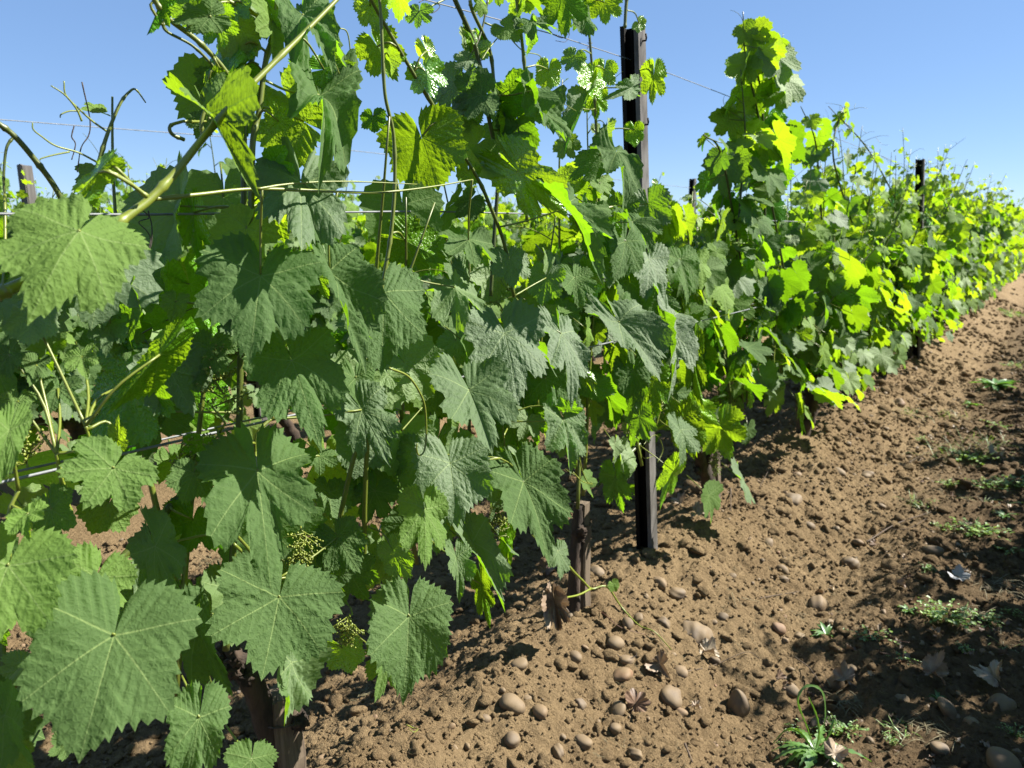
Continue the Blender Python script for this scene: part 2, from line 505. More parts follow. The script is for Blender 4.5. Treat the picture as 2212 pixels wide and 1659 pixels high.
def flower_cluster(mb, p, d, length, r, wide=.35, mat=0):
    """young grape inflorescence: a central stalk with short branchlets of buds"""
    d = nrm(d); n = 13
    q = np.array([np.array(p) + d * length * i / n + .004 * r.normal(size=3) for i in range(n + 1)])
    tube(mb, q, [.0016, .0008], 4, mat, age=.8)
    for i in range(2, n + 1):
        w = length * wide * (1 - i / (n + 1.5)) + .006
        for k in range(4):
            e = nrm(r.normal(size=3)); e = nrm(e - d * (e @ d) + .35 * d)
            tube(mb, [q[i], q[i] + e * w], [.0007, .0005], 3, mat, age=.8)
            for f in (.35, .55, .7, .85, 1.0):
                c = q[i] + e * w * f + r.normal(size=3) * .0025
                mb.add(c + _OCT[0] * (.0014 + .0010 * r.random()), _OCT[1], mat, age=.7 + .3 * r.random(), rnd=.2)


# ------------------------------------------------------------------ vines
def ico(sub):
    t = (1 + 5 ** .5) / 2
    v = [(-1, t, 0), (1, t, 0), (-1, -t, 0), (1, -t, 0), (0, -1, t), (0, 1, t), (0, -1, -t), (0, 1, -t), (t, 0, -1), (t, 0, 1), (-t, 0, -1), (-t, 0, 1)]
    f = [(0, 11, 5), (0, 5, 1), (0, 1, 7), (0, 7, 10), (0, 10, 11), (1, 5, 9), (5, 11, 4), (11, 10, 2), (10, 7, 6), (7, 1, 8), (3, 9, 4), (3, 4, 2), (3, 2, 6), (3, 6, 8), (3, 8, 9), (4, 9, 5), (2, 4, 11), (6, 2, 10), (8, 6, 7), (9, 8, 1)]
    v = [nrm(a) for a in v]
    for _ in range(sub):
        c = {}; g = []
        def mid(a, b):
            k = (min(a, b), max(a, b))
            if k not in c: v.append(nrm(v[a] + v[b])); c[k] = len(v) - 1
            return c[k]
        for a, b, d in f:
            x, y, z = mid(a, b), mid(b, d), mid(d, a)
            g += [(a, x, z), (b, y, x), (d, z, y), (x, y, z)]
        f = g
    return np.array(v), np.array(f)


ICO1, ICO2, ICO3 = ico(1), ico(2), ico(3)


def trunk_mesh(mb, r, head=.27, low=False):
    bend = r.normal(size=2) * .03
    ns = 6 if low else 12
    z = np.linspace(-.06, head, 6 if low else 16)
    f = (z + .06) / (head + .06)
    p = np.stack([bend[0] * np.sin(f * 2.6) + (0 if low else .006) * r.normal(size=len(z)), bend[1] * np.sin(f * 2) + .06 * f * r.normal() + (0 if low else .006) * r.normal(size=len(z)), z], 1)
    tube(mb, p, np.interp(f, [0, .12, .5, .85, 1], [.036, .027, .024, .034, .026]), ns, 0, rough=.12 if not low else .05)
    h = p[-1]
    tips = []
    for s in (1, -1):
        n = 4 if low else 9
        g = np.linspace(0, 1, n)
        a = h + np.stack([.03 * r.normal() * g, s * (.30 + .06 * r.random()) * g, .05 * np.sin(g * 2.2) + .02 * r.normal() * g], 1)
        tube(mb, a, [.022, .013, .010], ns - 2 if low else 8, 0, rough=.12)
        tips.append(a)
    if not low:
        for _ in range(4):
            v = ICO2[0] * (1 + .25 * r.normal(size=(len(ICO2[0]), 1))) * (.022 + .012 * r.random())
            mb.add(v + h + r.normal(size=3) * np.array([.015, .03, .015]), ICO2[1], 0)
    return h, tips


def gen_vine(seed, lod, htop=(1.15, 1.55), nsh=9, lsize=.078, step=.072, xmax=9., xmin=-9., lat=.55, keepz=0.0, trunk=True, inner=0, xoff=0.0, skirt=0, yel=0.0, fill=0, fz=(.3, 1.1)):
    """one trained vine at the origin, its row along Y: trunk, shoots, foliage as mesh collectors"""
    r = np.random.default_rng(seed)
    tr, sh, fo = MB(), MB(), MB()
    low = lod == 'low'
    T = {'hi': T_HI, 'mid': T_MID, 'low': T_LOW}[lod]
    h, arms = trunk_mesh(tr, r, low=low)
    nn = {'hi': 6, 'mid': 5, 'low': 3}[lod]
    for i in range(nsh):
        yb = -.46 + .92 * (i + .5) / nsh + .04 * r.normal()
        base = np.array([.03 * r.normal() + xoff, yb, h[2] + .03])
        H = r.uniform(*htop)
        d = nrm([.13 * r.normal(), .16 * r.normal(), 1.0])
        n = int((H - base[2]) / .1) + 2
        q = [base]
        wob = r.normal(size=2) * .035
        for k in range(n):
            d = nrm(d + np.array([wob[0] + .03 * r.normal(), wob[1] + .03 * r.normal(), .02]) - np.array([.25 * (q[-1][0] - base[0]), 0, 0]))
            q.append(q[-1] + d * .1)
        q = np.array(q)
        sp = smooth_path(q, len(q) * (2 if not low else 1))
        tube(sh, sp, [.0048, .0042, .0030, .0014], nn, 0, age=.25 + .45 * r.random())
        Ls = np.concatenate([[0], np.cumsum(np.linalg.norm(np.diff(sp, axis=0), axis=1))])
        side = r.choice([-1, 1]); az0 = r.normal() * .4
        for k, s in enumerate(np.arange(.06, Ls[-1], step)):
            f = s / Ls[-1]
            node = np.array([np.interp(s, Ls, sp[:, c]) for c in range(3)])
            if node[2] < keepz: continue
            side = -side
            out = nrm([side * (1 + .2 * r.normal()), .75 * r.normal(), .25])
            size = lsize * (1.12 - .25 * (1 - f) ** 3) * (1 if f < .62 else max(.16, 1 - (f - .62) * 2.25)) * r.uniform(.75, 1.2)
            age = float(np.clip((f - .55) * 1.9 + yel + (.22 + .4 * yel) * r.normal(), 0, 1))
            items = [(node, out, size, age)]
            if r.random() < lat and f < .9:
                o2 = nrm(out + r.normal(size=3) * .6)
                items.append((node + o2 * .05 + np.array([0, 0, -.02]), o2, size * r.uniform(.45, .8), float(np.clip(age + .35 * r.random(), 0, 1))))
            for (nd, o, sz, ag) in items:
                pl = sz * r.uniform(.6, 1.05)
                J = nd + o * pl + np.array([0, 0, -.15 * pl])
                if not (xmin < J[0] < xmax): continue
                if pl > .02 and not low:
                    tube(sh, [nd, nd + o * pl * .5 + np.array([0, 0, .012]), J], [.0018, .0014], nn - 1, 0, age=.6, )
                tip = nrm(np.array([o[0] * .45, o[1] * .45, -.85]) + r.normal(size=3) * .38)
                up = nrm(np.array([o[0] * .75, o[1] * .75, .75]) + r.normal(size=3) * .42)
                if f > .9: tip = nrm(tip + np.array([0, 0, 1.0]))
                X, Y, Z = frame_from(tip, up)
                put_leaf(fo, T[r.integers(len(T))], J, X, Y, Z, sz, r.uniform(.9, 1.1), fold=r.uniform(-.12, .34), bend=r.uniform(-.1, .6), wave=.07, age=ag, r=r, tw=r.normal() * .12)
            if f > .55 and r.random() < .33 and not low:
                tendril(sh, node, [-side * .9, .7 * r.normal(), .7], r.uniform(.10, .2), r)
            if f < .35 and r.random() < .12 and not low:
                flower_cluster(sh, node + out * .03, [out[0], out[1], -.2], .07, r)
    for _ in range(skirt):                                  # drooping leaves low on both faces
        sd = r.choice([-1, 1]); o = np.array([sd, .7 * r.normal(), 0])
        p = np.array([sd * r.uniform(.03, .24), r.uniform(-.5, .5), r.uniform(.16, .85)])
        if not (xmin < p[0] < xmax): continue
        X, Y, Z = frame_from(nrm([o[0] * .4, o[1] * .4, -.9] + r.normal(size=3) * .3), nrm([o[0] * .8, o[1] * .6, .65] + r.normal(size=3) * .4))
        put_leaf(fo, T[r.integers(len(T))], p, X, Y, Z, lsize * r.uniform(.7, 1.2), age=float(np.clip(.1 + yel + .4 * r.normal(), 0, 1)), r=r, bend=.35, fold=r.uniform(-.1, .3))
        if not low: tube(sh, [p, p + np.array([-p[0] * .5, .02, .04])], [.0016, .0016], nn, 0, age=.5)
    for _ in range(fill):                                   # leaves turned to the aisle and the light
        p = np.array([r.uniform(-.16, .12), r.uniform(-.5, .5), r.uniform(*fz)])
        X, Y, Z = frame_from(nrm([.35 + .2 * r.normal(), .45 * r.normal(), -.85]), nrm([.8, .15 + .45 * r.normal(), .65 + .3 * r.normal()]))
        put_leaf(fo, T[r.integers(len(T))], p, X, Y, Z, lsize * r.uniform(.45, 1.05), age=float(np.clip(.15 + yel + .36 * r.normal(), 0, 1)), r=r, bend=r.uniform(.1, .6), fold=r.uniform(-.1, .4), wave=.09)
        tube(sh, [p, p + np.array([-.04, .03 * r.normal(), .03])], [.0012, .0014], nn, 0, age=.6)
    for _ in range(inner):                                   # big leaves on short spurs in the heart of the plant
        p = np.array([r.uniform(-.12, .05), r.uniform(-.48, .48), r.uniform(.42, 1.0)])
        X, Y, Z = frame_from(nrm([.3 * r.normal(), .4 * r.normal(), -.9]), nrm([.8, .5 * r.normal(), .5 * r.normal() + .3]))
        put_leaf(fo, T[r.integers(len(T))], p, X, Y, Z, lsize * r.uniform(.8, 1.25), age=.1 * r.random(), r=r, bend=.3)
        tube(sh, [p, p + np.array([-.03, .02, .05])], [.0016, .0016], nn, 0, age=.5)
    return tr, sh, fo


VINES = {}


def vine_thing(name, loc, label, group, parts, flip=1):
    o = empty(name, loc, label, 'grapevine', group)
    tr, sh, fo = parts
    a = tr.build('trunk', [BARK], o); b = sh.build('shoot', [STEM], o); c = fo.build('foliage', [LEAF], o)
    return o


def copy_thing(o, loc, label, group=None, rz=0.0, sc=(1, 1, 1)):
    c = o.copy(); COL.objects.link(c)
    c.location = [float(q) for q in loc]; c.rotation_euler = (0, 0, rz); c.scale = sc
    c['label'] = label
    if group: c['group'] = group
    for ch in [x for x in o.children]:
        k = ch.copy(); COL.objects.link(k); k.parent = c
    return c


# ================================================================== SETTING
def axis(lo, hi, segs):
    """positions along one axis: fine inside [lo, hi], coarser outside"""
    f = segs
    a = list(np.arange(lo, hi, f))
    s, x = f, hi
    while x < 90: a.append(x); s = min(s * 1.06, 3); x += s
    s, x = f * 1.1, lo - f
    while x > (-70 if lo < -.5 else -6): a.insert(0, x); s = min(s * 1.08, 3); x -= s
    return np.array(a)


gx = np.concatenate([axis(-1.25, .25, .0065)])
gx = gx[gx < 14]
gy = axis(.62, 3.4, .0075)
GX, GY = np.meshgrid(gx, gy, indexing='ij')
cell = np.maximum(np.gradient(gx)[:, None], np.gradient(gy)[None, :])
GZ = ground_z(GX, GY) + ground_detail(GX, GY) * np.clip(1.2 - cell / .12, 0, 1)
nx, ny = len(gx), len(gy)
ii, jj = np.meshgrid(np.arange(nx - 1), np.arange(ny - 1), indexing='ij')
gq = np.stack([ii * ny + jj, (ii + 1) * ny + jj, (ii + 1) * ny + jj + 1, ii * ny + jj + 1], -1).reshape(-1, 4)
mb = MB(); mb.add(np.stack([GX.ravel(), GY.ravel(), GZ.ravel()], 1), gq)
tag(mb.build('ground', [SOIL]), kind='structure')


def surf_z(x, y):
    return ground_z(x, y) + ground_detail(x, y)


def in_view(x, y, pad=.12):
    p = np.stack([x, y, np.full_like(x, .05)], -1) - CAM
    f = p @ FW; u = (p @ RT) / f; v = (p @ UP) / f
    return (f > .3) & (np.abs(u) < W0 / 2 / FPX + pad) & (np.abs(v) < H0 / 2 / FPX + pad), f


# clods of crumbled soil and small pebbles: far too many to count
def lumps(n, base, rough):
    out = []
    for i in range(n):
        v = base[0].copy()
        s = np.array([1, rng.uniform(.7, 1.05), rng.uniform(.5, .9)])
        w = 1 + rough * sum(np.sin(v @ (rng.normal(size=3) * k) + rng.random() * 6.28)[:, None] * (1.1 / k) for k in (1.5, 2.5, 4, 6))
        out.append(v * w * s)
    return out


CLOD = lumps(8, ICO2, .34)
CLODL = lumps(6, ICO1, .3)
PEB = lumps(8, ICO2, .10)


def scatter(name, mat, n, shapes, faces, smin, smax, powr, sink, label, ymax=9.0, zsq=.8, seed=0, xr=(-2.6, .4)):
    r = np.random.default_rng(seed)
    mb = MB(); k = 0
    # more of them near the camera, where they show
    y = .5 + (ymax - .5) * r.random(n * 5) ** 2.1
    x = r.uniform(*xr, n * 5)
    ok, f = in_view(x, y)
    x, y, f = x[ok][:n], y[ok][:n], f[ok][:n]
    z = surf_z(x, y)
    for a, b, c, dep in zip(x, y, z, f):
        s = smin * (smax / smin) ** (r.random() ** powr) * (1 if dep < 2 else min(dep / 2, 1.6))
        A = r.normal(size=(3, 3)); Q, _ = np.linalg.qr(A)
        v = shapes[r.integers(len(shapes))] @ Q.T * s * np.array([1, 1, zsq])
        mb.add(v + [a, b, c + s * sink], faces, rnd=r.random())
    return tag(mb.build(name, [mat]), label, kind='stuff')


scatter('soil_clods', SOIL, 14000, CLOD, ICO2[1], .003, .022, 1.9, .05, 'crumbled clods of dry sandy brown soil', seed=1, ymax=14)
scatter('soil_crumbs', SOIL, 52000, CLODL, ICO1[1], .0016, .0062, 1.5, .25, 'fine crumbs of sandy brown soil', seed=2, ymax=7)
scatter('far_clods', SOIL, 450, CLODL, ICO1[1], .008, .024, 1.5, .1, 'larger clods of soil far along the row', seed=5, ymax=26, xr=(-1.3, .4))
scatter('gravel', STONE, 1700, PEB, ICO2[1], .003, .011, 1.9, .05, 'small rounded pebbles mixed into the soil', seed=3, ymax=9)

# ------------------------------------------------------------------ stones one can count
STONE_MESH = []
for i in range(12):
    v = ICO3[0].copy()
    s = np.array([1.0, rng.uniform(.68, .95), rng.uniform(.5, .8)])
    w = 1 + .13 * sum(np.sin(v @ (rng.normal(size=3) * k) + rng.random() * 6.28)[:, None] * (1.2 / k) for k in (1.1, 1.7, 2.4, 3.2))
    m_ = MB(); m_.add(v * w * s, ICO3[1]); STONE_MESH.append(m_.mesh('river_stone', [STONE]))
vv = ICO3[0] * np.array([.62, .55, 1.05]); vv[:, 0] *= 1 - .35 * np.clip(vv[:, 2], -.2, 1); vv[:, 0] += .12 * vv[:, 2]
vv *= 1 + .04 * np.sin(ICO3[0] @ np.array([5, 3, 2.]))[:, None]
m_ = MB(); m_.add(vv, ICO3[1]); POINTED = m_.mesh('pointed_stone', [STONE])
STONES = [  # u, v, radius in photo pixels, what singles it out
    (1105, 1516, 26, 'big soil-crusted round stone on the bare slope below the lobed leaf'),
    (1251, 1521, 15, 'smooth tan oval pebble standing beside the crusted stone'),
    (1105, 1593, 25, 'half buried upright stone at the foot of the crusted stone'),
    (1259, 1600, 22, 'dark grey-brown round stone near the bottom edge of the slope'),
    (1373, 1627, 16, 'flat orange pebble close to the bottom of the picture'),
    (981, 1609, 9, 'small flat tan pebble near the curled tendril on the soil'),
    (1124, 1432, 17, 'pale pebble wedged at the top of the shaded slope'),
    (1240, 1410, 20, 'round tan stone below the withered hanging leaf'),
    (1329, 1390, 19, 'pale oval stone touching the creeping shoot'),
    (1355, 1416, 20, 'broad flat stone under the curved dry twig'),
    (1344, 1447, 27, 'long flat stone at the lower side of the stone cluster'),
    (1450, 1498, 25, 'large round clay-coated stone beside the curled brown leaf'),
    (1467, 1453, 16, 'round tan stone right beside the dry brown leaf'),
    (1433, 1339, 17, 'oval tan stone on the slope below the steel post'),
    (1355, 1356, 17, 'tan stone lying against the green creeping shoot'),
    (1460, 1276, 20, 'pale white-flecked stone on the mound below the steel post'),
    (1423, 1259, 15, 'whitish stone closest to the foot of the steel post'),
    (1290, 1235, 17, 'stone resting on the mound between stake and steel post'),
    (1334, 1534, 18, 'yellowish flat pebble in front of the red-brown leaf'),
    (1047, 1552, 14, 'small clod-like stone midway down the bare slope'),
    (1167, 1542, 18, 'tilted grey-brown stone beside the crusted stone'),
    (1232, 1337, 12, 'orange pebble at the foot of the second stake'),
    (1379, 1337, 12, 'little tan stone above the creeping shoot'),
    (1594, 1514, 36, 'large reddish pointed stone standing on end in the sun'),
    (1682, 1358, 15, 'egg-shaped tan stone beside the grey weed'),
    (1726, 1368, 13, 'grey oval pebble under the grey weed'),
    (1689, 1228, 15, 'pale round stone on top of the furrow ridge'),
    (1690, 1250, 13, 'brown stone just below the pale ridge stone'),
    (1767, 1300, 24, 'grey-green flat stone in the shade by the furrow'),
    (1835, 1211, 23, 'flat tan boulder-like stone in the furrow'),
    (2020, 1185, 20, 'brown wedge-shaped stone below the clover'),
    (1658, 1168, 14, 'round brown stone in the middle of the furrow'),
    (1747, 1132, 13, 'pale stone by the long dry twig'),
    (1850, 1174, 13, 'whitish stone at the end of the long dry twig'),
    (2047, 1535, 25, 'grey cobble beside the grey-leaved rosette'),
    (2160, 1522, 24, 'brown cobble below the folded pale leaf'),
    (1706, 1488, 18, 'cubic tan stone by the reddish leaf scrap'),
    (1835, 1440, 12, 'pale upright pebble above the dry leaf'),
    (1812, 1457, 26, 'broad tan stone half covered by a dry leaf'),
    (1945, 1508, 17, 'dark pebble beside the red-stemmed weed'),
    (1470, 1453, 12, 'smooth round tan pebble next to the dry leaf'),
    (1504, 1361, 34, 'long dark brown stone lying in the furrow'),
    (1467, 1539, 14, 'tan pebble beneath the clay-coated stone'),
    (1880, 1600, 12, 'small bluish grey pebble in the bottom shade'),
    (2165, 1642, 38, 'large grey cobble in the bottom corner shade'),
    (1813, 1015, 15, 'pinkish stone far up the furrow'),
    (1873, 1024, 17, 'round tan stone beside the pinkish stone'),
    (1713, 1077, 18, 'long pale stone on the mound beyond the steel post'),
    (1692, 1097, 18, 'brown oval stone below the long pale stone'),
    (1941, 868, 13, 'pale elongated stone far along the mound'),
    (1832, 961, 9, 'small yellowish stone on the far mound'),
    (1975, 797, 7, 'tiny pale stone near the far stakes'),
    (1723, 1024, 9, 'small white pebble on the sunlit mound'),
    (2100, 1560, 20, 'dull brown stone in the bottom shade'),
    (2030, 1620, 18, 'grey-brown stone at the bottom edge in the shade'),
    (1560, 1330, 14, 'tan stone sunk in the furrow side'),
    (1580, 1240, 12, 'tan pebble on the furrow slope'),
    (1905, 1090, 14, 'brown stone between the twig and the grass'),
    (2080, 1130, 14, 'brown stone above the clover patch'),
    (1760, 1560, 15, 'stone half hidden behind the dandelion weed'),
]
stone_i = 0


def put_stone(p, rad, label, group, mesh=None, rz=None, r=None):
    global stone_i
    o = bpy.data.objects.new('river_stone', mesh or STONE_MESH[stone_i % 12]); COL.objects.link(o)
    stone_i += 1
    o.location = [float(p[0]), float(p[1]), float(p[2] - rad * .02)]
    o.scale = (rad,) * 3
    o.rotation_euler = (r.normal() * .35, r.normal() * .35, r.uniform(0, 6.28)) if rz is None else rz
    tag(o, label, 'stone', group)


SR = np.random.default_rng(12)
taken = []
for u, v, rp, lab in STONES:
    p, k = at_ground(u, v + rp * .5)
    p[2] = float(surf_z(p[0], p[1]))
    rad = rp * k / FPX * 1.08
    taken.append((p[0], p[1], rad))
    if 'pointed' in lab: put_stone(p + np.array([0, 0, rad * .3]), rad * 1.02, lab, None, POINTED, (R(12), R(-14), R(40)))
    else: put_stone(p, rad, lab, None, r=SR)
LANDS = [((at_ground(1256, 1335)[0])[:2], 'near the second wooden stake'), ((at_ground(1400, 1215)[0])[:2], 'near the foot of the steel post'),
         ((at_ground(1728, 960)[0])[:2], 'near the stake beyond the steel post'), ((at_ground(1590, 1545)[0])[:2], 'near the pointed reddish stone'),
         ((at_ground(1780, 1580)[0])[:2], 'around the dandelion weed'), ((at_ground(2000, 1350)[0])[:2], 'around the clover patch'),
         ((at_ground(1100, 1560)[0])[:2], 'on the bare slope'), ((at_ground(1900, 1000)[0])[:2], 'far along the furrow'),
         ((at_ground(2120, 1600)[0])[:2], 'in the bottom corner shade'), ((at_ground(1650, 1250)[0])[:2], 'in the furrow')]
n = 0
while n < 90:
    y = .6 + 5.5 * SR.random() ** 1.7; x = SR.uniform(-.85, .15)
    ok, f = in_view(np.array([x]), np.array([y]), 0.02)
    if not ok[0]: continue
    rad = float(.007 + .010 * SR.random() ** 2.2)
    if any((x - a) ** 2 + (y - b) ** 2 < (c + rad) ** 2 for a, b, c in taken): continue
    taken.append((x, y, rad)); n += 1
    where = min(LANDS, key=lambda q: (q[0][0] - x) ** 2 + (q[0][1] - y) ** 2)[1]
    size = 'small' if rad < .011 else 'medium'
    put_stone(np.array([x, y, float(surf_z(x, y))]), rad, f'{size} dusty tan pebble {where}', f'{size} pebbles {where}', r=SR)

# ------------------------------------------------------------------ posts, stakes, wires
def steel_post(base, top, label, w=.052, dpt=.036, group='steel trellis posts'):
    base, top = np.array(base, float), np.array(top, float)
    o = empty('trellis_post', base, label, 'post', group)
    ax = top - base
    t, lip, g = .0035, .012, .0025
    def extr(prof, z0=0.0, z1=1.0):
        n = len(prof); pr = np.array(prof)
        v = np.concatenate([np.c_[pr, np.zeros(n)] + ax * z0, np.c_[pr, np.zeros(n)] + ax * z1])
        i = np.arange(n); q = np.stack([i, (i + 1) % n, n + (i + 1) % n, n + i], 1)
        return v, q
    hw = w / 2
    # open channel seen into its inside, shade put into its colour: back web, two lips
    m1 = MB()
    prof = [(-hw, 0), (-hw + lip, 0), (-hw + lip, t), (-hw + t, t), (-hw + t, dpt - t), (hw - t, dpt - t), (hw - t, dpt), (-hw, dpt)]
    m1.add(*extr(prof, -.1, 1))
    for xx in (-.008, .008):
        m1.add(*extr([(xx - .0025, dpt - t - .005), (xx + .0025, dpt - t - .005), (xx + .0025, dpt - t - .0005), (xx - .0025, dpt - t - .0005)], -.1, .997))
    m1.build('channel', [SHADED_STEEL], o, smooth=False)
    m2 = MB()
    m2.add(*extr([(hw + .0003, dpt + .001), (hw + .0003, -.004), (hw - lip, -.004), (hw - lip, -.004 + t), (hw - t, -.004 + t), (hw - t - .0002, dpt + .001)], -.1, 1.001))
    m2.build('flange', [SUNLIT_GALV], o, smooth=False)
    for z in np.arange(.30, .99, .135):
        m3 = MB(); p = ax * z + np.array([hw, dpt * .5, 0])
        tube(m3, [p, p + [.010, 0, 0], p + [.011, 0, .006], p + [.009, 0, .016]], .0024, 5)
        m3.build('wire_hook', [SHADED_STEEL], o)
    return o


def mound(y, x=ROWX): return float(surf_z(x, y))


pb, _ = at_plane(1392, 1214, ROWX); pt_, _ = at_plane(1359, 54, ROWX - .02)
POST1 = (pb, pt_)
pb[2] = mound(pb[1], pb[0]) - .02
steel_post(pb, pt_, 'tall steel post with a shaded channel and a sunlit edge, beside the creeping shoot')
p2b, _ = at_plane(1980, 752, ROWX + .07); p2t, _ = at_plane(1987, 344, ROWX + .07)
steel_post([p2b[0], p2b[1], mound(p2b[1], p2b[0])], p2t, 'second dark steel post of the row, standing bare above the leaves')
for i, y in enumerate((12.2, 17.3, 22.4)):
    steel_post([ROWX, y, mound(y)], [ROWX, y, mound(y) + 1.42], ['third dark steel post of the row, only its top above the leaves', 'fourth steel post along the row, tiny above the leaves', 'farthest steel post of the row'][i])
q1, _ = at_plane(505, 266, ROWX - ROWGAP)
steel_post([q1[0] + .03, q1[1], mound(q1[1], q1[0])], q1, 'dark steel post of the second row behind the vertical shoots', group='steel posts of the second row')
q2, _ = at_plane(1495, 386, ROWX - ROWGAP)
steel_post([q2[0], q2[1], mound(q2[1], q2[0])], q2, 'dark steel post of the second row seen right of the tall post', group='steel posts of the second row')
for y in (12.1, 17.2):
    steel_post([ROWX - ROWGAP, y, .1], [ROWX - ROWGAP, y, 1.5], 'far dark steel post in the second row', group='far steel posts of the second row')


def stake(name, base, top, w, mat, label, group):
    """split wooden stake with uneven section and a worn top"""
    base, top = np.array(base, float), np.array(top, float)
    o = empty(name, base, label, 'stake', group)
    m = MB(); ax = top - base; n = 9
    cs = np.array([(-1, -.8), (-.85, -1), (.8, -1), (1, -.75), (1, .8), (.8, 1), (-.8, 1), (-1, .75)]) * w / 2
    vs = []
    for i in range(n):
        f = i / (n - 1)
        vs.append(np.c_[cs * (1 + .05 * rng.normal(size=(8, 2))) * (1.02 - .08 * f), np.zeros(8)] + ax * (f * 1.08 - .08) + np.r_[rng.normal(size=2) * .0012, 0])
    vs[-1][:, 2] += rng.normal(size=8) * .003
    v = np.concatenate(vs + [(vs[-1].mean(0) + [0, 0, .003])[None]])
    i0 = np.arange(8); i1 = (i0 + 1) % 8
    q = np.concatenate([np.stack([k * 8 + i0, k * 8 + i1, k * 8 + 8 + i1, k * 8 + 8 + i0], 1) for k in range(n - 1)])
    m.add(v, [q, np.stack([(n - 1) * 8 + i0, (n - 1) * 8 + i1, np.full(8, n * 8)], 1)])
    m.build('stake_shaft', [mat], o, smooth=False)
    tie = MB(); c = ax * .8
    a = np.linspace(0, 2 * np.pi, 14)
    tube(tie, np.c_[np.cos(a) * w * .68, np.sin(a) * w * .68, np.sin(a * 1.5) * .004] + c, .0018, 4)
    tie.build('tie', [OLDTENDRIL], o)
    return o


s1, _ = at_plane(632, 1740, ROWX + .015); s1t, _ = at_plane(598, 1500, ROWX + .015)
stake('vine_stake', s1, s1t, .046, WOOD, 'weathered wooden stake at the bottom beside the gnarled trunk', 'wooden stakes of the near row')
s2, _ = at_plane(1258, 1338, ROWX + .01); s2t, _ = at_plane(1256, 1085, ROWX + .01)
s2[2] = mound(s2[1], s2[0])
stake('vine_stake', s2, s2t, .034, WOOD, 'wooden stake with the creeping green shoot at its foot', 'wooden stakes of the near row')
for (u, v, vt, w, lab) in [(1728, 960, 850, .030, 'thin wooden stake in the mound beyond the steel post'), (1913, 826, 745, .030, 'slim pale stake standing clear below the leaves'),
                           (1947, 785, 735, .055, 'thick dark stake before the second steel post'), (1545, 1066, 960, .035, 'dark stake behind the leaning vine trunk'),
                           (2010, 745, 690, .05, 'stake just beyond the second steel post'), (2045, 716, 670, .03, 'farthest pale stake along the mound')]:
    b, _ = at_plane(u, v, ROWX); t, _ = at_plane(u - 1, vt, ROWX); b[2] = mound(b[1], b[0])
    stake('vine_stake', b, t, w, WOOD, lab, 'wooden stakes of the near row')
q3, _ = at_plane(76, 520, ROWX - 2 * ROWGAP); q3t, _ = at_plane(53, 358, ROWX - 2 * ROWGAP)
dq = q3 - q3t
stake('grey_post', q3t + dq * 3.2, q3t, .062, GREYWOOD, 'grey weathered wooden post of the third row against the sky', None)


def wire(label, x, zs, rad=.0014, group='trellis wires', y0=-2.5, y1=26.0):
    m = MB()
    ys = np.linspace(y0, y1, 58)
    z = np.interp(ys, *zip(*zs)) - .012 * np.abs(np.sin((ys - 1.98) / 5.1 * np.pi)) * 0
    tube(m, np.c_[np.full(58, x), ys, z], rad, 5)
    tag(m.build('trellis_wire', [WIRE]), label, 'wire', group)


def zat(u, v, x): return at_plane(u, v, x)[0][1:3]


def zline(pts, x):
    q = sorted((float(a), float(b)) for a, b in (zat(u, v, x) for u, v in pts))
    return q


wire('lower of the two low trellis wires, passing below the bright shoot', ROWX + .05, zline([(0, 1042), (240, 985), (930, 830), (1500, 697)], ROWX + .05), .0019)
wire('upper of the two low trellis wires, partly hidden by leaves', ROWX - .05, zline([(40, 1010), (520, 920), (930, 818)], ROWX - .05), .0016)
wire('middle trellis wire crossing just above eye height', ROWX + .03, zline([(0, 470), (560, 458), (980, 456)], ROWX + .03), .0016)
wire('thin top trellis wire with dried tendrils along it', ROWX - .03, zline([(930, 10), (1240, 85), (1430, 152)], ROWX - .03), .0012)
X2 = ROWX - ROWGAP
wire('top wire of the second row against the sky', X2, zline([(0, 261), (450, 291)], X2), .0017, 'second row wires')
wire('low wire of the second row over bare soil', X2 + .04, [(-2, .42), (26, .42)], .0017, 'second row wires')
wire('upper low wire of the second row', X2 - .04, [(-2, .50), (26, .50)], .0017, 'second row wires')
X3 = ROWX - 2 * ROWGAP
wire('wire of the third row at the grey post', X3, zline([(0, 428), (120, 432)], X3), .0018, None)

# ================================================================== VINES
VY = [-.27, .68, 1.615, 2.5, 3.63, 4.58]            # where the near row's trunks stand
VLAB = ['grapevine at the edge of the picture with the large pale yellow-green leaf', 'grapevine of the tall vertical shoots, tied to the bottom stake',
        'grapevine at the second wooden stake, with the long lobed leaf', 'grapevine just beyond the steel post, its trunk leaning',
        'grapevine with the tallest column of leaves against the sky', 'grapevine behind the tall leaf column, before the second post']
CFG = [dict(nsh=3, lsize=.08, xmax=.02, xmin=-.32, htop=(.55, .75), lat=.3, keepz=.35, inner=3, fill=40, fz=(.2, .7), yel=.2),
       dict(nsh=6, lsize=.082, xmax=.03, xmin=-.30, htop=(.75, 1.08), lat=.4, keepz=.58, inner=13, fill=60, fz=(.28, .9), yel=.18),
       dict(nsh=7, lsize=.082, xmax=.07, xmin=-.30, htop=(.85, 1.2), lat=.5, keepz=.55, inner=24, fill=70, fz=(.38, 1.02), yel=.1),
       dict(nsh=8, lsize=.084, xmax=.16, xmin=-.3, htop=(.8, 1.06), lat=.7, inner=26, skirt=34, yel=.2, fill=45, fz=(.4, 1.0)),
       dict(nsh=10, lsize=.086, htop=(.98, 1.25), lat=.9, inner=40, skirt=80, yel=.3),
       dict(nsh=10, lsize=.082, htop=(1.0, 1.36), lat=.9, inner=40, skirt=90, yel=.36)]
VOBJ, VSH = [], []
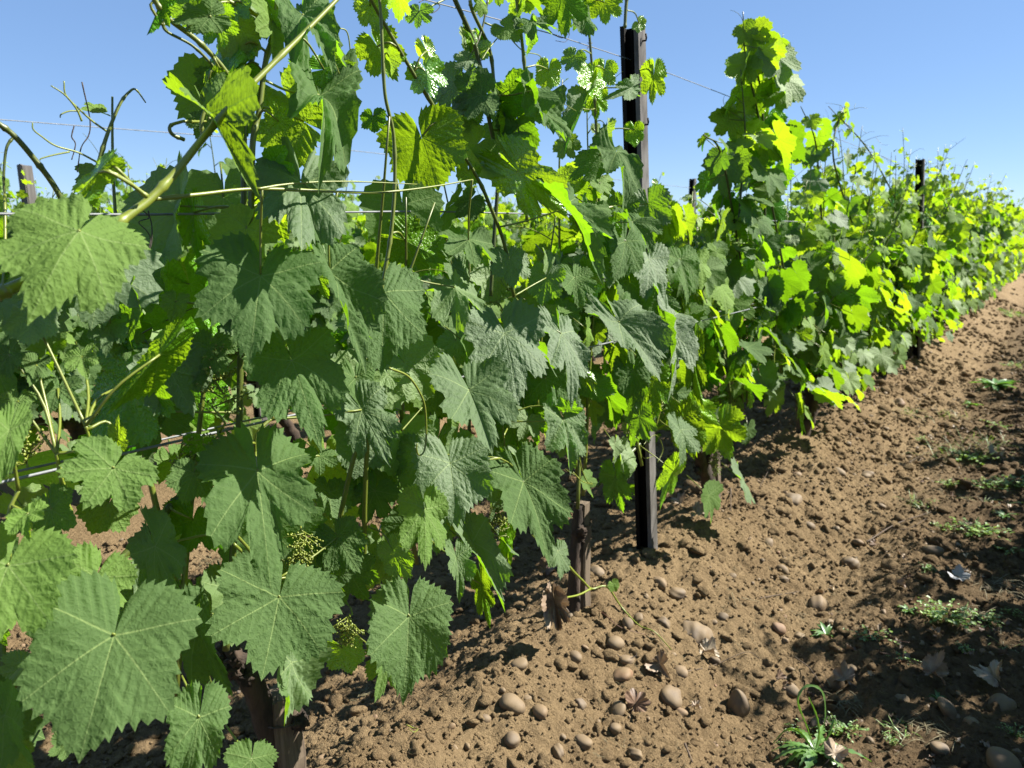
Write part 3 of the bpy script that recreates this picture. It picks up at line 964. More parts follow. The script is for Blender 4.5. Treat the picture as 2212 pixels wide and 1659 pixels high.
for i, y in enumerate(VY):
    tr, sh, fo = gen_vine(40 + i, 'mid', **CFG[i])
    o = empty('grapevine', (ROWX, y, mound(y)), VLAB[i], 'grapevine', 'grapevines of the near row')
    if i == 1:                                        # gnarled old head by the stake
        b = at_plane(590, 1640, ROWX)[0] - np.array(o.location); hd = at_plane(560, 1520, ROWX)[0] - np.array(o.location)
    if i not in (1, 2, 3): tr.build('trunk', [BARK], o)
    VOBJ.append(o); VSH.append((sh, fo))


def vine_of(p):
    i = int(np.argmin([abs(p[1] - y) for y in VY])); return i


# tall column on the fifth vine
r = np.random.default_rng(5)
for (pts, n, sz) in [([(1655, 640), (1652, 420), (1648, 250), (1635, 150), (1608, 45)], 32, .085), ([(1700, 620), (1660, 400), (1640, 260), (1610, 120), (1605, 25)], 20, .08),
                     ([(1590, 560), (1600, 420), (1610, 300), (1600, 150)], 20, .088), ([(1780, 560), (1770, 400), (1760, 300), (1730, 230)], 12, .07), ([(1950, 460), (1880, 330), (1790, 230)], 8, .05),
                     ([(1600, 560), (1560, 340), (1520, 290)], 8, .05), ([(1840, 480), (1800, 340), (1815, 250), (1830, 225)], 12, .055)]:
    o = VOBJ[4]; sh, fo = VSH[4]
    q = smooth_path([at_plane(u, v, ROWX + .03)[0] - np.array(o.location) for u, v in pts], 26)
    tube(sh, q, [.0045, .004, .0016], 5, 0, age=.1)
    for k in range(n):
        f = (k + r.random()) / n
        f *= .9
        nd = q[min(25, int(f * 25))]
        a = r.uniform(0, 6.28); out = np.array([math.cos(a), math.sin(a) * .8, .1])
        s = sz * r.uniform(.75, 1.25) * (1 if f < .75 else 1.0 - (f - .75) * 1.8)
        J = nd + out * s * r.uniform(.3, 1.5 - .6 * f) + np.array([0, 0, .02 * r.normal()])
        X, Y, Z = frame_from(nrm([out[0] * .4, out[1] * .4, -.9] + r.normal(size=3) * .35), nrm([out[0] * .7, out[1] * .7, .8] + r.normal(size=3) * .4))
        put_leaf(fo, T_MID[r.integers(10)], J, X, Y, Z, s, age=float(np.clip(.12 + (f - .45) * 1.3 + .28 * r.normal(), 0, 1)), r=r, fold=.15, bend=.35, wave=.07)
        tube(sh, [nd, J], [.0015, .0013], 4, 0, age=.5)
        if f > .6 and r.random() < .4: tendril(sh, nd, [out[0], out[1], .6], .16, r)

# ------------------------------------------------------------------ leaves of the near vines, one by one
# petiole point u v, tip u v, width px, off (towards the aisle), a (faces up), b (faces the sun side), age, side, options
HL = [
 (247,1370,258,1658,350,.24,32,14,.05,1,dict(fold=.10,bend=.25,wave=.03,t=3)),
 (17,1220,16,1420,290,.20,30,10,.55,1,dict(fold=.1,wave=.04)),
 (207,1247,190,1385,175,.14,32,12,.55,1,{}),
 (336,1180,436,1308,110,.10,25,-25,.10,1,dict(bend=.2)),
 (418,1122,408,1190,140,.02,-10,-20,.25,-1,{}),
 (604,1289,596,1478,270,.17,30,16,.03,1,dict(gall=34,t=5,wave=.05)),
 (628,1432,652,1566,100,.16,45,40,.12,1,dict(gall=90,cup=.5,wave=.16,t=2,bend=.9)),
 (556,1015,640,1222,245,.20,32,18,.05,1,dict(t=1,bend=.3)),
 (630,778,728,938,200,.19,34,16,.02,1,dict(t=4)),
 (563,592,578,762,262,.17,28,10,.0,1,dict(t=7,wave=.06)),
 (650,388,690,546,200,.15,36,14,.0,1,dict(t=6,wave=.09)),
 (690,205,748,345,120,.12,42,36,.0,1,dict(t=8,wave=.1,bend=.5)),
 (655,30,722,136,120,.12,38,24,.0,1,dict(t=2,wave=.1)),
 (655,262,560,196,190,.06,-22,-10,.65,-1,dict(t=0,wave=.05)),
 (172,497,167,678,300,.26,40,16,.62,1,dict(t=9,fold=-.25,bend=.6,wave=.05)),
 (214,372,134,446,52,.2,-10,10,.55,-1,dict(fold=.35,bend=.3)),
 (232,358,274,338,40,.19,-5,10,.5,-1,{}),
 (452,256,556,352,62,.16,38,30,.55,1,dict(fold=.5)),
 (384,445,346,634,100,.02,8,-35,.22,1,dict(fold=.4,bend=.3)),
 (418,460,425,570,70,.03,-10,30,.2,-1,dict(fold=.5)),
 (445,262,425,302,70,.1,10,-10,.1,1,{}),
 (452,172,437,238,48,.1,-8,-20,.4,-1,dict(fold=.4)),
 (492,180,478,252,82,.1,-5,-5,.3,-1,{}),
 (470,45,490,108,80,.1,-15,-20,.3,-1,{}),
 (420,5,400,62,100,.1,0,-30,.2,1,{}),
 (340,2,334,80,26,.1,-5,-40,.1,-1,dict(fold=.6)),
 (525,100,520,140,60,.08,-10,0,.4,-1,{}),
 (455,35,385,72,80,.14,30,15,.15,1,{}),
 (505,5,540,40,70,.1,-10,-15,.2,-1,{}),
 (585,70,620,35,50,.1,40,10,.5,1,{}),
 (602,262,590,225,60,.12,-10,0,.9,-1,{}),
 (700,150,770,135,70,.10,-8,0,.3,-1,{}),
 (911,297,946,412,180,.06,-26,-8,.55,-1,dict(t=3,wave=.05)),
 (1119,370,1244,470,120,.10,-20,-8,.75,-1,dict(t=6,bend=-.3)),
 (875,520,966,564,110,.08,-18,0,.5,-1,{}),
 (1150,195,1172,262,62,.12,40,35,.0,1,dict(wave=.1)),
 (1168,232,1200,328,90,.12,42,28,.02,1,dict(t=4,wave=.1)),
 (985,178,940,262,78,.0,0,-30,.12,1,{}),
 (1000,250,1010,290,86,.0,-15,-20,.15,-1,{}),
 (1100,276,1055,330,90,.05,5,-25,.0,1,{}),
 (1120,270,1140,362,90,.07,0,-25,.0,1,{}),
 (1010,130,985,150,50,.02,20,-10,.1,1,{}),
 (1215,-5,1225,84,110,.06,-10,-10,.25,-1,dict(t=1)),
 (1255,30,1268,88,40,.08,35,20,.0,1,{}),
 (1305,5,1310,56,80,.06,-20,0,.7,-1,{}),
 (800,12,815,70,72,.06,-22,0,.85,-1,{}),
 (815,100,860,172,100,.06,-24,0,.75,-1,{}),
 (922,110,955,172,40,.08,-20,0,1.,-1,dict(fold=.4)),
 (905,25,900,62,60,.04,-5,-20,.0,1,{}),
 (1240,122,1222,158,50,.04,-5,-10,.2,-1,{}),
 (1185,150,1180,202,56,.06,-22,0,.8,-1,{}),
 (1380,50,1395,62,36,.04,-22,0,.8,-1,{}),
 (1412,160,1412,228,56,.04,-24,0,.75,-1,{}),
 (1305,150,1298,198,60,.03,-20,0,.5,-1,{}),
 (1285,205,1290,262,60,.02,-20,0,.6,-1,{}),
 (1258,235,1212,326,40,.04,15,-40,.0,1,dict(fold=.4)),
 (1330,330,1352,424,80,.12,42,30,.0,1,dict(wave=.1)),
 (1300,345,1225,382,70,.05,0,-20,.05,1,{}),
 (1360,190,1325,222,48,.1,40,20,.0,1,{}),
 (1370,280,1372,318,44,.09,-15,0,.4,-1,{}),
 (1400,440,1410,520,100,.08,5,-20,.1,1,dict(t=5)),
 (1366,480,1405,545,66,.14,42,30,.0,1,{}),
 (1216,452,1302,586,60,.18,35,42,.0,1,dict(fold=.3,t=9)),
 (1012,520,1030,568,120,.14,44,20,.1,1,dict(wave=.1)),
 (1090,60,1120,88,60,.06,20,10,.4,1,{}),
 (1150,48,1180,80,70,.1,38,20,.1,1,dict(wave=.14)),
 (827,638,853,790,178,.18,34,16,.02,1,dict(t=3,wave=.05)),
 (712,585,824,768,64,.17,30,46,.0,1,dict(fold=.25,t=2,bend=.2)),
 (983,620,1008,692,120,.15,46,12,.25,1,dict(fold=-.3,wave=.1)),
 (1090,721,1124,866,170,.17,26,6,.0,1,dict(t=7,wave=.07)),
 (1212,720,1252,850,92,.19,34,30,.0,1,dict(t=1)),
 (1013,843,1076,975,160,.2,36,20,.02,1,dict(t=8,wave=.05,fold=.3)),
 (1215,908,1238,1022,86,.2,32,24,.02,1,dict(gall=26,wave=.1,t=4)),
 (1224,885,1240,862,62,.2,30,10,.02,1,dict(gall=12,wave=.12)),
 (1338,695,1424,812,112,.2,36,26,.0,1,dict(t=3)),
 (1440,690,1470,850,54,.2,28,46,.0,1,dict(fold=.2)),
 (781,885,858,990,120,.19,34,12,.03,1,dict(t=10)),
 (972,1001,1000,1124,165,.17,30,8,.02,1,dict(t=11)),
 (1131,1041,1202,1202,150,.2,34,16,.02,1,dict(t=5,bend=.3)),
 (917,1098,936,1218,108,.2,36,14,.48,1,dict(t=1,fold=-.15)),
 (884,1330,894,1500,180,.2,32,8,.05,1,dict(t=2,fold=.22)),
 (835,1420,822,1512,92,.15,34,12,.25,1,dict(wave=.08)),
 (985,1205,1010,1284,56,.18,38,24,.1,1,dict(fold=.35)),
 (1020,1172,1112,1308,58,.17,26,34,.0,1,dict(fold=.3)),
 (1040,1262,1056,1348,44,.15,-15,0,.6,-1,{}),
 (1094,1162,1086,1234,34,.12,-15,0,.5,-1,{}),
 (850,1190,886,1250,70,.14,10,-10,.25,1,{}),
 (1205,1190,1218,1248,48,.2,40,30,.05,1,{}),
 (430,1549,442,1720,130,.22,30,10,.03,1,dict(wave=.08,t=9)),
 (543,1640,556,1730,110,.2,34,20,.12,1,{}),
 (12,1545,90,1640,120,.18,20,-25,.03,1,{}),
 (425,1350,508,1515,90,.08,18,-12,.0,1,{}),
 (246,1010,214,1116,190,.18,40,10,.38,1,dict(t=0,wave=.06)),
 (418,1023,408,1086,100,.14,30,6,.15,1,{}),
 (438,960,430,1000,84,.12,-15,-5,.4,-1,{}),
 (451,752,440,835,120,.10,30,-5,.12,1,{}),
 (345,766,238,876,40,.18,-10,10,.45,-1,dict(fold=.4,wave=.05)),
 (283,827,214,945,190,.08,-12,-20,.2,-1,dict(t=4)),
 (200,970,190,1012,64,.16,40,10,.75,1,{}),
 (255,950,268,905,44,.16,30,0,.8,1,{}),
 (60,1110,88,1150,90,.2,44,12,.7,1,dict(wave=.1)),
 (110,1100,150,1190,100,.12,20,-10,.2,1,{}),
 (20,930,36,1060,90,.2,30,20,.45,1,{}),
 (690,985,700,1020,80,.12,34,16,.1,1,{}),
 (838,810,852,836,70,.16,38,10,.5,1,dict(wave=.1)),
 (768,815,790,880,80,.13,28,20,.05,1,{}),
 (1468,930,1476,1000,62,.18,34,30,.0,1,dict(t=6,fold=.2)),
 (1478,905,1505,985,80,.14,-22,0,.75,-1,{}),
 (1555,920,1580,985,110,.12,-24,-4,.6,-1,dict(t=7)),
 (1500,880,1545,915,70,.1,-24,0,.9,-1,{}),
 (1455,1018,1430,1090,44,.1,-20,0,.5,-1,dict(fold=.3)),
 (1330,1030,1340,1110,66,.04,10,-20,.0,1,{}),
 (1260,800,1285,845,34,.12,-24,0,.7,-1,{}),
 (1500,760,1512,870,34,.16,-22,10,.6,-1,{}),
 (1275,830,1330,850,60,.05,10,-10,.05,1,{}),
 (985,735,1000,790,90,.06,20,-10,.1,1,{}),
 (770,700,765,760,90,.03,15,-10,.05,1,{}),
 (690,600,705,640,70,.05,15,-10,.25,1,{}),
 (960,1040,930,1080,90,.05,5,-10,.0,1,{}),
 (760,1240,790,1300,120,.08,15,-15,.05,1,{}),
 (730,1160,790,1220,110,.1,34,10,.08,1,{}),
 (700,1240,760,1290,100,.09,30,5,.1,1,dict(gall=10)),
 (880,1130,840,1180,90,.05,10,-10,.0,1,{}),
 (810,1060,780,1130,110,.03,10,-15,.0,1,{}),
 (640,1000,600,960,100,.12,20,5,.02,1,{}),
 (1105,905,1085,965,100,.06,5,-15,.05,1,{}),
 (905,985,870,1060,110,.07,5,-20,.0,1,{}),
 (1150,900,1160,960,70,.05,0,-15,.0,1,{}),
 (740,1400,760,1450,90,.03,-10,-10,.5,-1,{}),
 (160,1440,120,1520,110,.12,20,0,.2,1,{}),
 (60,1440,40,1500,110,.1,20,0,.1,1,{}),
 (30,1640,60,1700,110,.15,20,0,.6,1,{}),
 (150,1600,165,1650,70,.1,40,0,.1,1,dict(gall=40,cup=.4)),

 (70,679,95,742,128,.06,34,18,.22,1,{}),
 (225,655,245,715,88,.05,34,18,.2,1,{}),
 (239,700,252,760,92,.06,34,14,.1,1,{}),
 (3,651,15,700,64,.06,34,14,.3,1,{}),
 (177,770,205,806,75,.08,38,14,.5,1,{}),
 (79,788,88,836,64,.06,34,14,.15,1,{}),
 (125,839,130,896,112,.05,30,4,.02,1,{}),
 (20,765,40,818,66,.05,20,-10,.05,1,{}),
 (38,866,50,915,80,.07,36,14,.4,1,{}),
 (280,738,290,780,70,.06,34,14,.2,1,{}),
 (318,887,315,944,92,.04,34,14,.1,1,{}),
 (379,651,385,694,62,.05,36,14,.4,1,{}),
 (379,733,370,775,64,.06,34,14,.25,1,{}),
 (140,640,150,690,80,.04,34,14,.3,1,{}),
 (300,640,312,690,76,.04,34,14,.25,1,{}),
 (1352,520,1330,600,90,.10,34,10,.0,1,{}),
 (1400,560,1396,640,84,.12,34,14,.05,1,{}),
 (1360,610,1375,690,80,.10,30,14,.0,1,{}),
 (1415,640,1450,720,80,.12,20,-10,.0,1,{}),
 (1368,800,1350,890,86,.10,20,-15,.0,1,{}),
 (1410,820,1425,900,80,.12,-22,0,.5,-1,{}),
 (1350,560,1310,620,80,.06,-20,0,.4,-1,{}),
 (1380,900,1400,960,60,.1,10,-20,.05,1,{}),
 (1440,470,1450,540,70,.06,-22,0,.7,-1,{}),
 (1345,445,1335,505,70,.05,0,-20,.1,1,{}),
 (1470,560,1480,640,74,.1,32,10,.1,1,{}),
 (1300,500,1290,570,84,.06,-10,-10,.3,-1,{}),
 (1240,600,1255,660,80,.1,34,10,.1,1,{}),
 (1180,600,1170,660,80,.08,10,-15,.1,1,{}),
 (1100,560,1110,620,90,.1,30,10,.1,1,{}),
]
HR = np.random.default_rng(77)
PET = [MB() for _ in VY]
STALKS = []
for hi, (ju, jv, tu, tv, wpx, off, a, b, age, side, op) in enumerate(HL):
    J, k = at_plane(ju, jv, ROWX + off)
    if side > 0 and a >= 22: a, b = a + 5, b + 9
    a, b = R(a), R(b)
    m2 = RT * (tu - ju) - UP * (tv - jv); px = np.linalg.norm([tu - ju, tv - jv]); m2 = nrm(m2)
    Lm = px * k / FPX / max(.4, math.cos(a))
    Y = math.cos(a) * m2 - math.sin(a) * FW
    n0 = nrm(-FW - Y * (-FW @ Y))
    s = np.cross(Y, n0)
    if (s @ (RT + .25 * UP)) < 0: s = -s
    nvis = math.cos(b) * n0 + math.sin(b) * s
    Z = nvis * side; X = np.cross(Y, Z)
    def pix(q):
        e = q - CAM; z = e @ FW
        return np.array([(e @ RT) / z, (e @ UP) / z]) * FPX
    for _ in range(5):
        Lm *= px / max(8, np.linalg.norm(pix(J + Y * Lm - Z * side * .05 * Lm) - pix(J)))
    wm = 1.0
    for _ in range(5):
        hw = .79 * Lm * wm
        wm *= wpx / max(6, np.linalg.norm(pix(J + X * hw + Y * .12 * Lm) - pix(J - X * hw + Y * .12 * Lm)))
    wm = float(np.clip(wm, .28, 1.9))
    op = dict(op); t = op.pop('t', HR.integers(12))
    vi = vine_of(J)
    base = np.array(VOBJ[vi].location)
    m = MB()
    put_leaf(m, T_HI[t], J - base, X, Y, Z, Lm, wm, fold=op.pop('fold', HR.uniform(-.05, .25)), bend=op.pop('bend', HR.uniform(.1, .6)), wave=op.pop('wave', .06) * 1.35, age=age, r=HR, tw=HR.normal() * .1, **op)
    lo = m.build('leaf', [LEAF], VOBJ[vi])
    if side < 0: lo['label'] = 'leaf showing its pale underside, sun shining through'
    elif HL[hi][10].get('gall', 0) > 20: lo['label'] = 'leaf covered in raised galls'
    elif age > .5: lo['label'] = 'young yellow-green leaf'
    STALKS.append((J, Y, Z, vi, Lm))

# ------------------------------------------------------------------ canes traced at their own depth
CANES = [  # points (u, v), offset from the row plane, radius m at both ends, yellow-green 0..1
 ([(232,500),(282,462),(324,430),(382,369),(440,297),(505,222),(580,147),(660,68),(725,2),(765,-40)], .20, 0.0048, 0.0022, .85),
 ([(324,431),(430,420),(560,408),(751,415),(832,415),(935,403),(1020,388)], .19, 0.0024, 0.0009, .75),
 ([(555,408),(640,396),(752,392),(900,398)], .20, 0.0014, 0.0006, .8),
 ([(232,368),(275,392),(318,425)], .21, 0.0017, 0.0022, .85),
 ([(488,1405),(500,1240),(508,1100),(517,900),(520,740),(528,620),(532,512),(527,427),(527,273),(528,190),(546,120),(563,30),(580,-40)], .06, 0.0048, 0.0032, .25),
 ([(540,500),(543,420),(546,307),(560,239),(573,137),(594,58),(600,-30)], .09, 0.0042, 0.0030, .5),
 ([(806,-20),(820,0),(826,102),(832,205),(850,290),(853,393),(846,495),(836,563),(828,610),(800,760)], .10, 0.0022, 0.0033, .55),
 ([(795,-20),(802,0),(880,137),(976,294),(1030,382),(1058,444),(1090,530),(1110,640)], .08, 0.0026, 0.0036, .35),
 ([(978,-20),(983,0),(1027,102),(1047,212),(1071,324),(1078,352),(1068,505),(1060,640)], .03, 0.0043, 0.0037, .08),
 ([(1028,100),(1042,60),(1054,0)], .03, 0.0020, 0.0017, .08),
 ([(1015,0),(1022,27),(1058,109),(1068,191),(1075,240)], .03, 0.0032, 0.0032, .35),
 ([(1112,-20),(1116,0),(1129,102),(1136,191),(1140,341),(1138,480)], .06, 0.0030, 0.0035, .5),
 ([(1268,0),(1270,34),(1286,239),(1290,341),(1296,480)], .02, 0.0027, 0.0033, .25),
 ([(1356,-20),(1352,20),(1350,60)], .05, 0.0043, 0.0036, .4),
 ([(-10,262),(31,294),(75,345),(116,400),(150,462)], -.02, 0.0030, 0.0033, .25),
 ([(31,294),(14,320),(8,380),(10,420)], -.02, 0.0016, 0.0012, .2),
 ([(212,356),(232,290),(259,225),(280,198),(294,194),(315,222)], .05, 0.0024, 0.0007, .5),
 ([(330,-6),(362,38),(423,85),(468,130),(502,174)], .1, 0.0030, 0.0030, .55),
 ([(355,42),(358,66),(415,98),(458,140),(475,168)], .1, 0.0016, 0.0016, .35),
 ([(490,0),(576,44),(632,72)], .1, 0.0024, 0.0026, .75),
 ([(398,302),(372,290),(368,272),(395,262)], .12, 0.0022, 0.0017, .3),
 ([(437,292),(436,260),(452,220),(480,190)], .14, 0.0022, 0.0019, .5),
 ([(-8,638),(40,616),(94,588)], .22, 0.0056, 0.0046, .45),
 ([(0,1500),(14,1491),(60,1440),(116,1393),(150,1370)], .16, 0.0058, 0.0052, .7),
 ([(240,1235),(273,1195),(369,1093),(420,1040)], -.02, 0.0054, 0.0050, .2),
 ([(208,985),(198,960),(185,920)], .15, 0.0017, 0.0014, .8),
 ([(160,1130),(140,1070),(130,1020),(122,980)], .12, 0.0026, 0.0019, .75),
 ([(20,1215),(18,1150),(22,1100),(40,1060)], .16, 0.0022, 0.0017, .7),
 ([(556,1015),(552,960),(560,930),(585,905)], .14, 0.0017, 0.0022, .6),
 ([(604,1289),(560,1230),(540,1190),(505,1150)], .12, 0.0016, 0.0022, .55),
 ([(505,1175),(560,1225),(600,1250)], .1, 0.0022, 0.0017, .6),
 ([(1340,735),(1400,800),(1440,850),(1480,880)], .06, 0.0036, 0.0040, .15),
 ([(1470,905),(1415,930),(1340,1000),(1290,1050)], .0, 0.0058, 0.0050, .1),
 ([(1100,1010),(1090,960),(1085,900)], .1, 0.0017, 0.0014, .5),
 ([(1130,1040),(1105,1005),(1080,990)], .17, 0.0014, 0.0016, .6),
]
for pts, off, r0, r1, age in CANES:
    q = np.array([at_plane(u, v, ROWX + off)[0] for u, v in pts])
    vi = vine_of(q[len(q) // 2]); b = np.array(VOBJ[vi].location)
    s = smooth_path(q - b, 8 * len(q))
    rr = np.linspace(r0, r1, len(s))
    nodes = np.arange(5, len(s), 17)
    for nd in nodes: rr[max(0, nd - 1):nd + 2] *= np.array([1.12, 1.32, 1.08])[:len(rr[max(0, nd - 1):nd + 2])]
    tube(PET[vi], s, rr, 9, 0, age=age, rnd=.3)

CP = []
for pts, off, r0, r1, age in CANES:
    CP.append(smooth_path([at_plane(u, v, ROWX + off)[0] for u, v in pts], 60))
CP = np.concatenate(CP)
for J, Y, Z, vi, Lm in STALKS:
    b = np.array(VOBJ[vi].location); d = np.linalg.norm(CP - J, axis=1); d = np.where(d < .03, 9, d); i = int(np.argmin(d))
    if d[i] < .15: end = CP[i]
    else: end = J - Y * .03 + np.array([-.05, .01 * HR.normal(), -.005])
    mid = (J + end) / 2 - Z * .012 + np.array([0, 0, .006])
    tube(PET[vi], smooth_path([J - b, mid - b, end - b], 8), [.0013, .0016, .0018 if d[i] < .15 else .0012], 5, 0, age=.7)

LR = np.random.default_rng(31)
for ci, n, smin, smax in ((4, 8, .03, .06), (5, 8, .03, .06), (6, 4, .025, .045), (7, 3, .03, .045), (8, 10, .03, .06), (10, 5, .03, .045), (11, 7, .03, .05), (12, 11, .03, .055), (9, 3, .02, .03)):
    pts, off = CANES[ci][0], CANES[ci][1]
    q = smooth_path([at_plane(u, v, ROWX + off)[0] for u, v in pts], 80)
    q = q[q[:, 2] > (1.02 if ci in (4, 5) else 1.06)]
    if len(q) < 4: continue
    for k in range(n):
        nd = q[LR.integers(len(q))]; vi = vine_of(nd); b = np.array(VOBJ[vi].location)
        s = LR.uniform(smin, smax); az = LR.uniform(0, 6.28); o_ = np.array([math.cos(az) * .6 - .1, math.sin(az), .15 + .2 * LR.normal()])
        J = nd + o_ * s * LR.uniform(.7, 1.3)
        X, Y, Z = frame_from(nrm([o_[0] * .4, o_[1] * .5, -.7] + LR.normal(size=3) * .35), nrm([.5, .35, .6] + LR.normal(size=3) * .5))
        m = MB(); put_leaf(VSH[vi][1], T_MID[LR.integers(10)], J - b, X, Y, Z, s, age=float(np.clip(.42 + .35 * LR.normal(), 0, 1)), r=LR, fold=LR.uniform(-.1, .4), bend=LR.uniform(0, .6), wave=.08)
        tube(PET[vi], smooth_path([nd - b, (nd + J) / 2 - b + [0, 0, .008], J - b], 6), [.0013, .001], 5, 0, age=.7)

TEND = [([(840,795),(880,812),(905,845),(918,880),(921,940),(916,975),(905,983),(900,970),(901,958)], .2, .0018),
        ([(868,930),(890,905),(912,880)], .2, .0015),
        ([(1246,960),(1256,1010),(1268,1040),(1280,1046),(1275,1040)], .2, .0014), ([(1238,1020),(1255,1038),(1272,1045)], .2, .0013),
        ([(177,262),(165,235),(140,205),(110,185)], .05, .0012), ([(232,285),(200,262),(170,235),(142,205),(138,175)], .04, .0013), ([(172,240),(150,240),(132,247),(130,254)], .04, .001),
        ([(212,352),(170,330),(120,315),(90,295),(72,280),(70,265)], .04, .0012), ([(150,328),(115,335),(90,342),(86,346)], .04, .0010),
        ([(730,60),(750,70),(758,120),(765,180),(770,215),(760,210)], .1, .0011), ([(700,115),(720,130),(735,170),(732,210)], .12, .0011),
        ([(1195,205),(1220,225),(1245,240)], .05, .001), ([(1420,1000),(1432,970),(1418,940),(1395,955),(1385,975),(1392,990),(1412,985)], .1, .001),
        ([(690,745),(700,790),(715,815),(735,835)], .2, .0012), ([(1100,80),(1130,110),(1165,120),(1175,145),(1160,155)], .05, .0012),
        ([(1040,130),(1060,100),(1090,72),(1130,82)], .05, .0014)]
for pts, off, rad in TEND:
    q = np.array([at_plane(u, v, ROWX + off)[0] for u, v in pts]); vi = vine_of(q[0]); b = np.array(VOBJ[vi].location)
    tube(PET[vi], smooth_path(q - b, 5 * len(q)), [rad, rad * .6], 5, 0, age=.75)
r = np.random.default_rng(9)
for (u, v, tu, tv, L, off, w) in [(476, 925, 475, 792, .09, .12, .42), (478, 935, 440, 965, .06, .12, .5), (1060, 1175, 1082, 1065, .075, .12, .4), (1060, 1160, 1010, 1145, .06, .12, .5), (757, 1320, 752, 1362, .045, .1, .6),
                                  (1545, 960, 1550, 1060, .09, .1, .22), (1410, 905, 1425, 850, .08, .08, .4), (1375, 950, 1365, 905, .06, .06, .5), (1420, 560, 1425, 610, .07, .1, .4), (62, 1015, 45, 985, .06, .1, .5), (660, 1145, 648, 1195, .05, .1, .6)]:
    p = at_plane(u, v, ROWX + off)[0]; d = RT * (tu - u) - UP * (tv - v); vi = vine_of(p); b = np.array(VOBJ[vi].location)
    m = MB(); flower_cluster(m, p - b, d, L, r, w); m.build('flower_cluster', [STEM], VOBJ[vi])
for i, o in enumerate(VOBJ):
    sh, fo = VSH[i]
    sh.v += PET[i].v; sh.at += PET[i].at; sh.m += PET[i].m
    sh.f += [f + sh.n for f in PET[i].f]
    sh.build('shoot', [STEM], o); fo.build('foliage', [LEAF], o)

# old gnarled stump beside the first stake
def old_stump(pts, rads, vi):
    q = np.array([at_plane(u, v, ROWX + .01)[0] for u, v in pts]); b = np.array(VOBJ[vi].location)
    m = MB(); tube(m, smooth_path(q - b, 16), rads, 12, 0, rough=.16)
    for _ in range(5):
        vtx = ICO2[0] * (1 + .25 * rng.normal(size=(len(ICO2[0]), 1))) * .012
        m.add(vtx + q[-2] - b + rng.normal(size=3) * .014, ICO2[1], 0)
    m.build('old_wood', [BARK], VOBJ[vi])


old_stump([(592, 1720), (582, 1600), (566, 1530), (545, 1480), (520, 1440), (500, 1400)], [.015, .015, .019, .017, .013, .010], 1)
old_stump([(590, 1600), (615, 1540), (622, 1490)], [.011, .013, .010], 1)
old_stump([(1238, 1345), (1240, 1250), (1246, 1150), (1250, 1090)], [.020, .015, .013, .012], 2)
old_stump([(1535, 1085), (1530, 1040), (1515, 995), (1500, 940)], [.03, .026, .022, .018], 3)

# ------------------------------------------------------------------ farther vines: a few grown kinds, copied plant by plant
def proto(seed, lod, **kw):
    tr, sh, fo = gen_vine(seed, lod, **kw)
    o = empty('grapevine', (0, 0, -50), 'x', 'grapevine'); 
    tr.build('trunk', [BARK], o); sh.build('shoot', [STEM], o); fo.build('foliage', [LEAF], o)
    return o


PR = [proto(300 + i, 'mid', htop=(1.02, 1.42), nsh=11, lsize=.076, lat=1.0, inner=45, step=.058, skirt=110, yel=.42) for i in range(5)]
PRB = [proto(320 + i, 'mid', htop=(.92, 1.22), nsh=10, lsize=.084, lat=.95, inner=30, step=.064, skirt=70, yel=.1) for i in range(5)]
LO = []
for i in range(6):
    tr, sh, fo = gen_vine(500 + i, 'low', htop=(1.0, 1.38), nsh=10, lsize=.088, lat=.9, inner=40, step=.06, skirt=95, yel=.42)
    for src, mi in ((sh, 1), (fo, 2)):
        tr.v += src.v; tr.at += src.at; tr.f += [f + tr.n for f in src.f]; tr.m += [np.full(len(a), mi, np.int32) for a in src.m]; tr.n += src.n
    LO.append(tr.mesh('far_grapevine', [BARK, STEM, LEAF]))
used = set()
FR = np.random.default_rng(21)


def plant(p, y, x, label, group):
    rz = 0 if FR.random() < .5 else math.pi
    s = FR.uniform(.93, 1.06)
    if p.name not in used:
        used.add(p.name); p.location = (x, y, mound(y, x)); p.rotation_euler = (0, 0, rz); p.scale = (s, 1, s); p['label'] = label; p['group'] = group
    else: copy_thing(p, (x, y, mound(y, x)), label, group, rz, (s, 1, s))


def plant_low(y, x, label, group):
    o = bpy.data.objects.new('grapevine', LO[FR.integers(6)]); COL.objects.link(o)
    s = FR.uniform(.92, 1.08); o.location = (x, y, float(ground_z(x, y))); o.scale = (s, 1.05, s); o.rotation_euler = (0, 0, 0 if FR.random() < .5 else math.pi)
    tag(o, label, 'grapevine', group)


y = 5.53; i = 0
while y < 9.5:
    plant(PR[i % 5], y, ROWX + .02 * FR.normal(), ['leafy grapevine right before the second steel post', 'leafy grapevine at the second steel post', 'leafy grapevine just past the second steel post', 'second grapevine past the second steel post', 'third grapevine past the second steel post'][i], 'grapevines along the near row'); y += .95; i += 1
while y < 34: plant_low(y, ROWX, 'far grapevine of the near row, towards its end', 'far grapevines of the near row'); y += .95
y = .35; i = 0
while y < 9.0:
    plant(PRB[i % 5], y, X2 + .03 * FR.normal(), 'grapevine of the second row seen through the near row', 'grapevines of the second row'); y += .95; i += 1
while y < 30: plant_low(y, X2, 'far grapevine of the second row', 'far grapevines of the second row'); y += .97
for k, ymax in ((2, 24), (3, 24), (4, 22), (5, 20), (6, 18)):
    y = .4 + .25 * k
    while y < ymax:
        plant_low(y, ROWX - ROWGAP * k, 'low grapevine in the rows behind, seen only as distant leaves', 'grapevines of the rows behind'); y += 1.0
# the next row across the aisle, whose shade falls on the weeds
y = .9; i = 0
while y < 11:
    plant(PR[i % 5], y, ROWX + ROWGAP - .12, 'grapevine across the aisle shading the weeds', 'grapevines across the aisle'); y += .95; i += 1

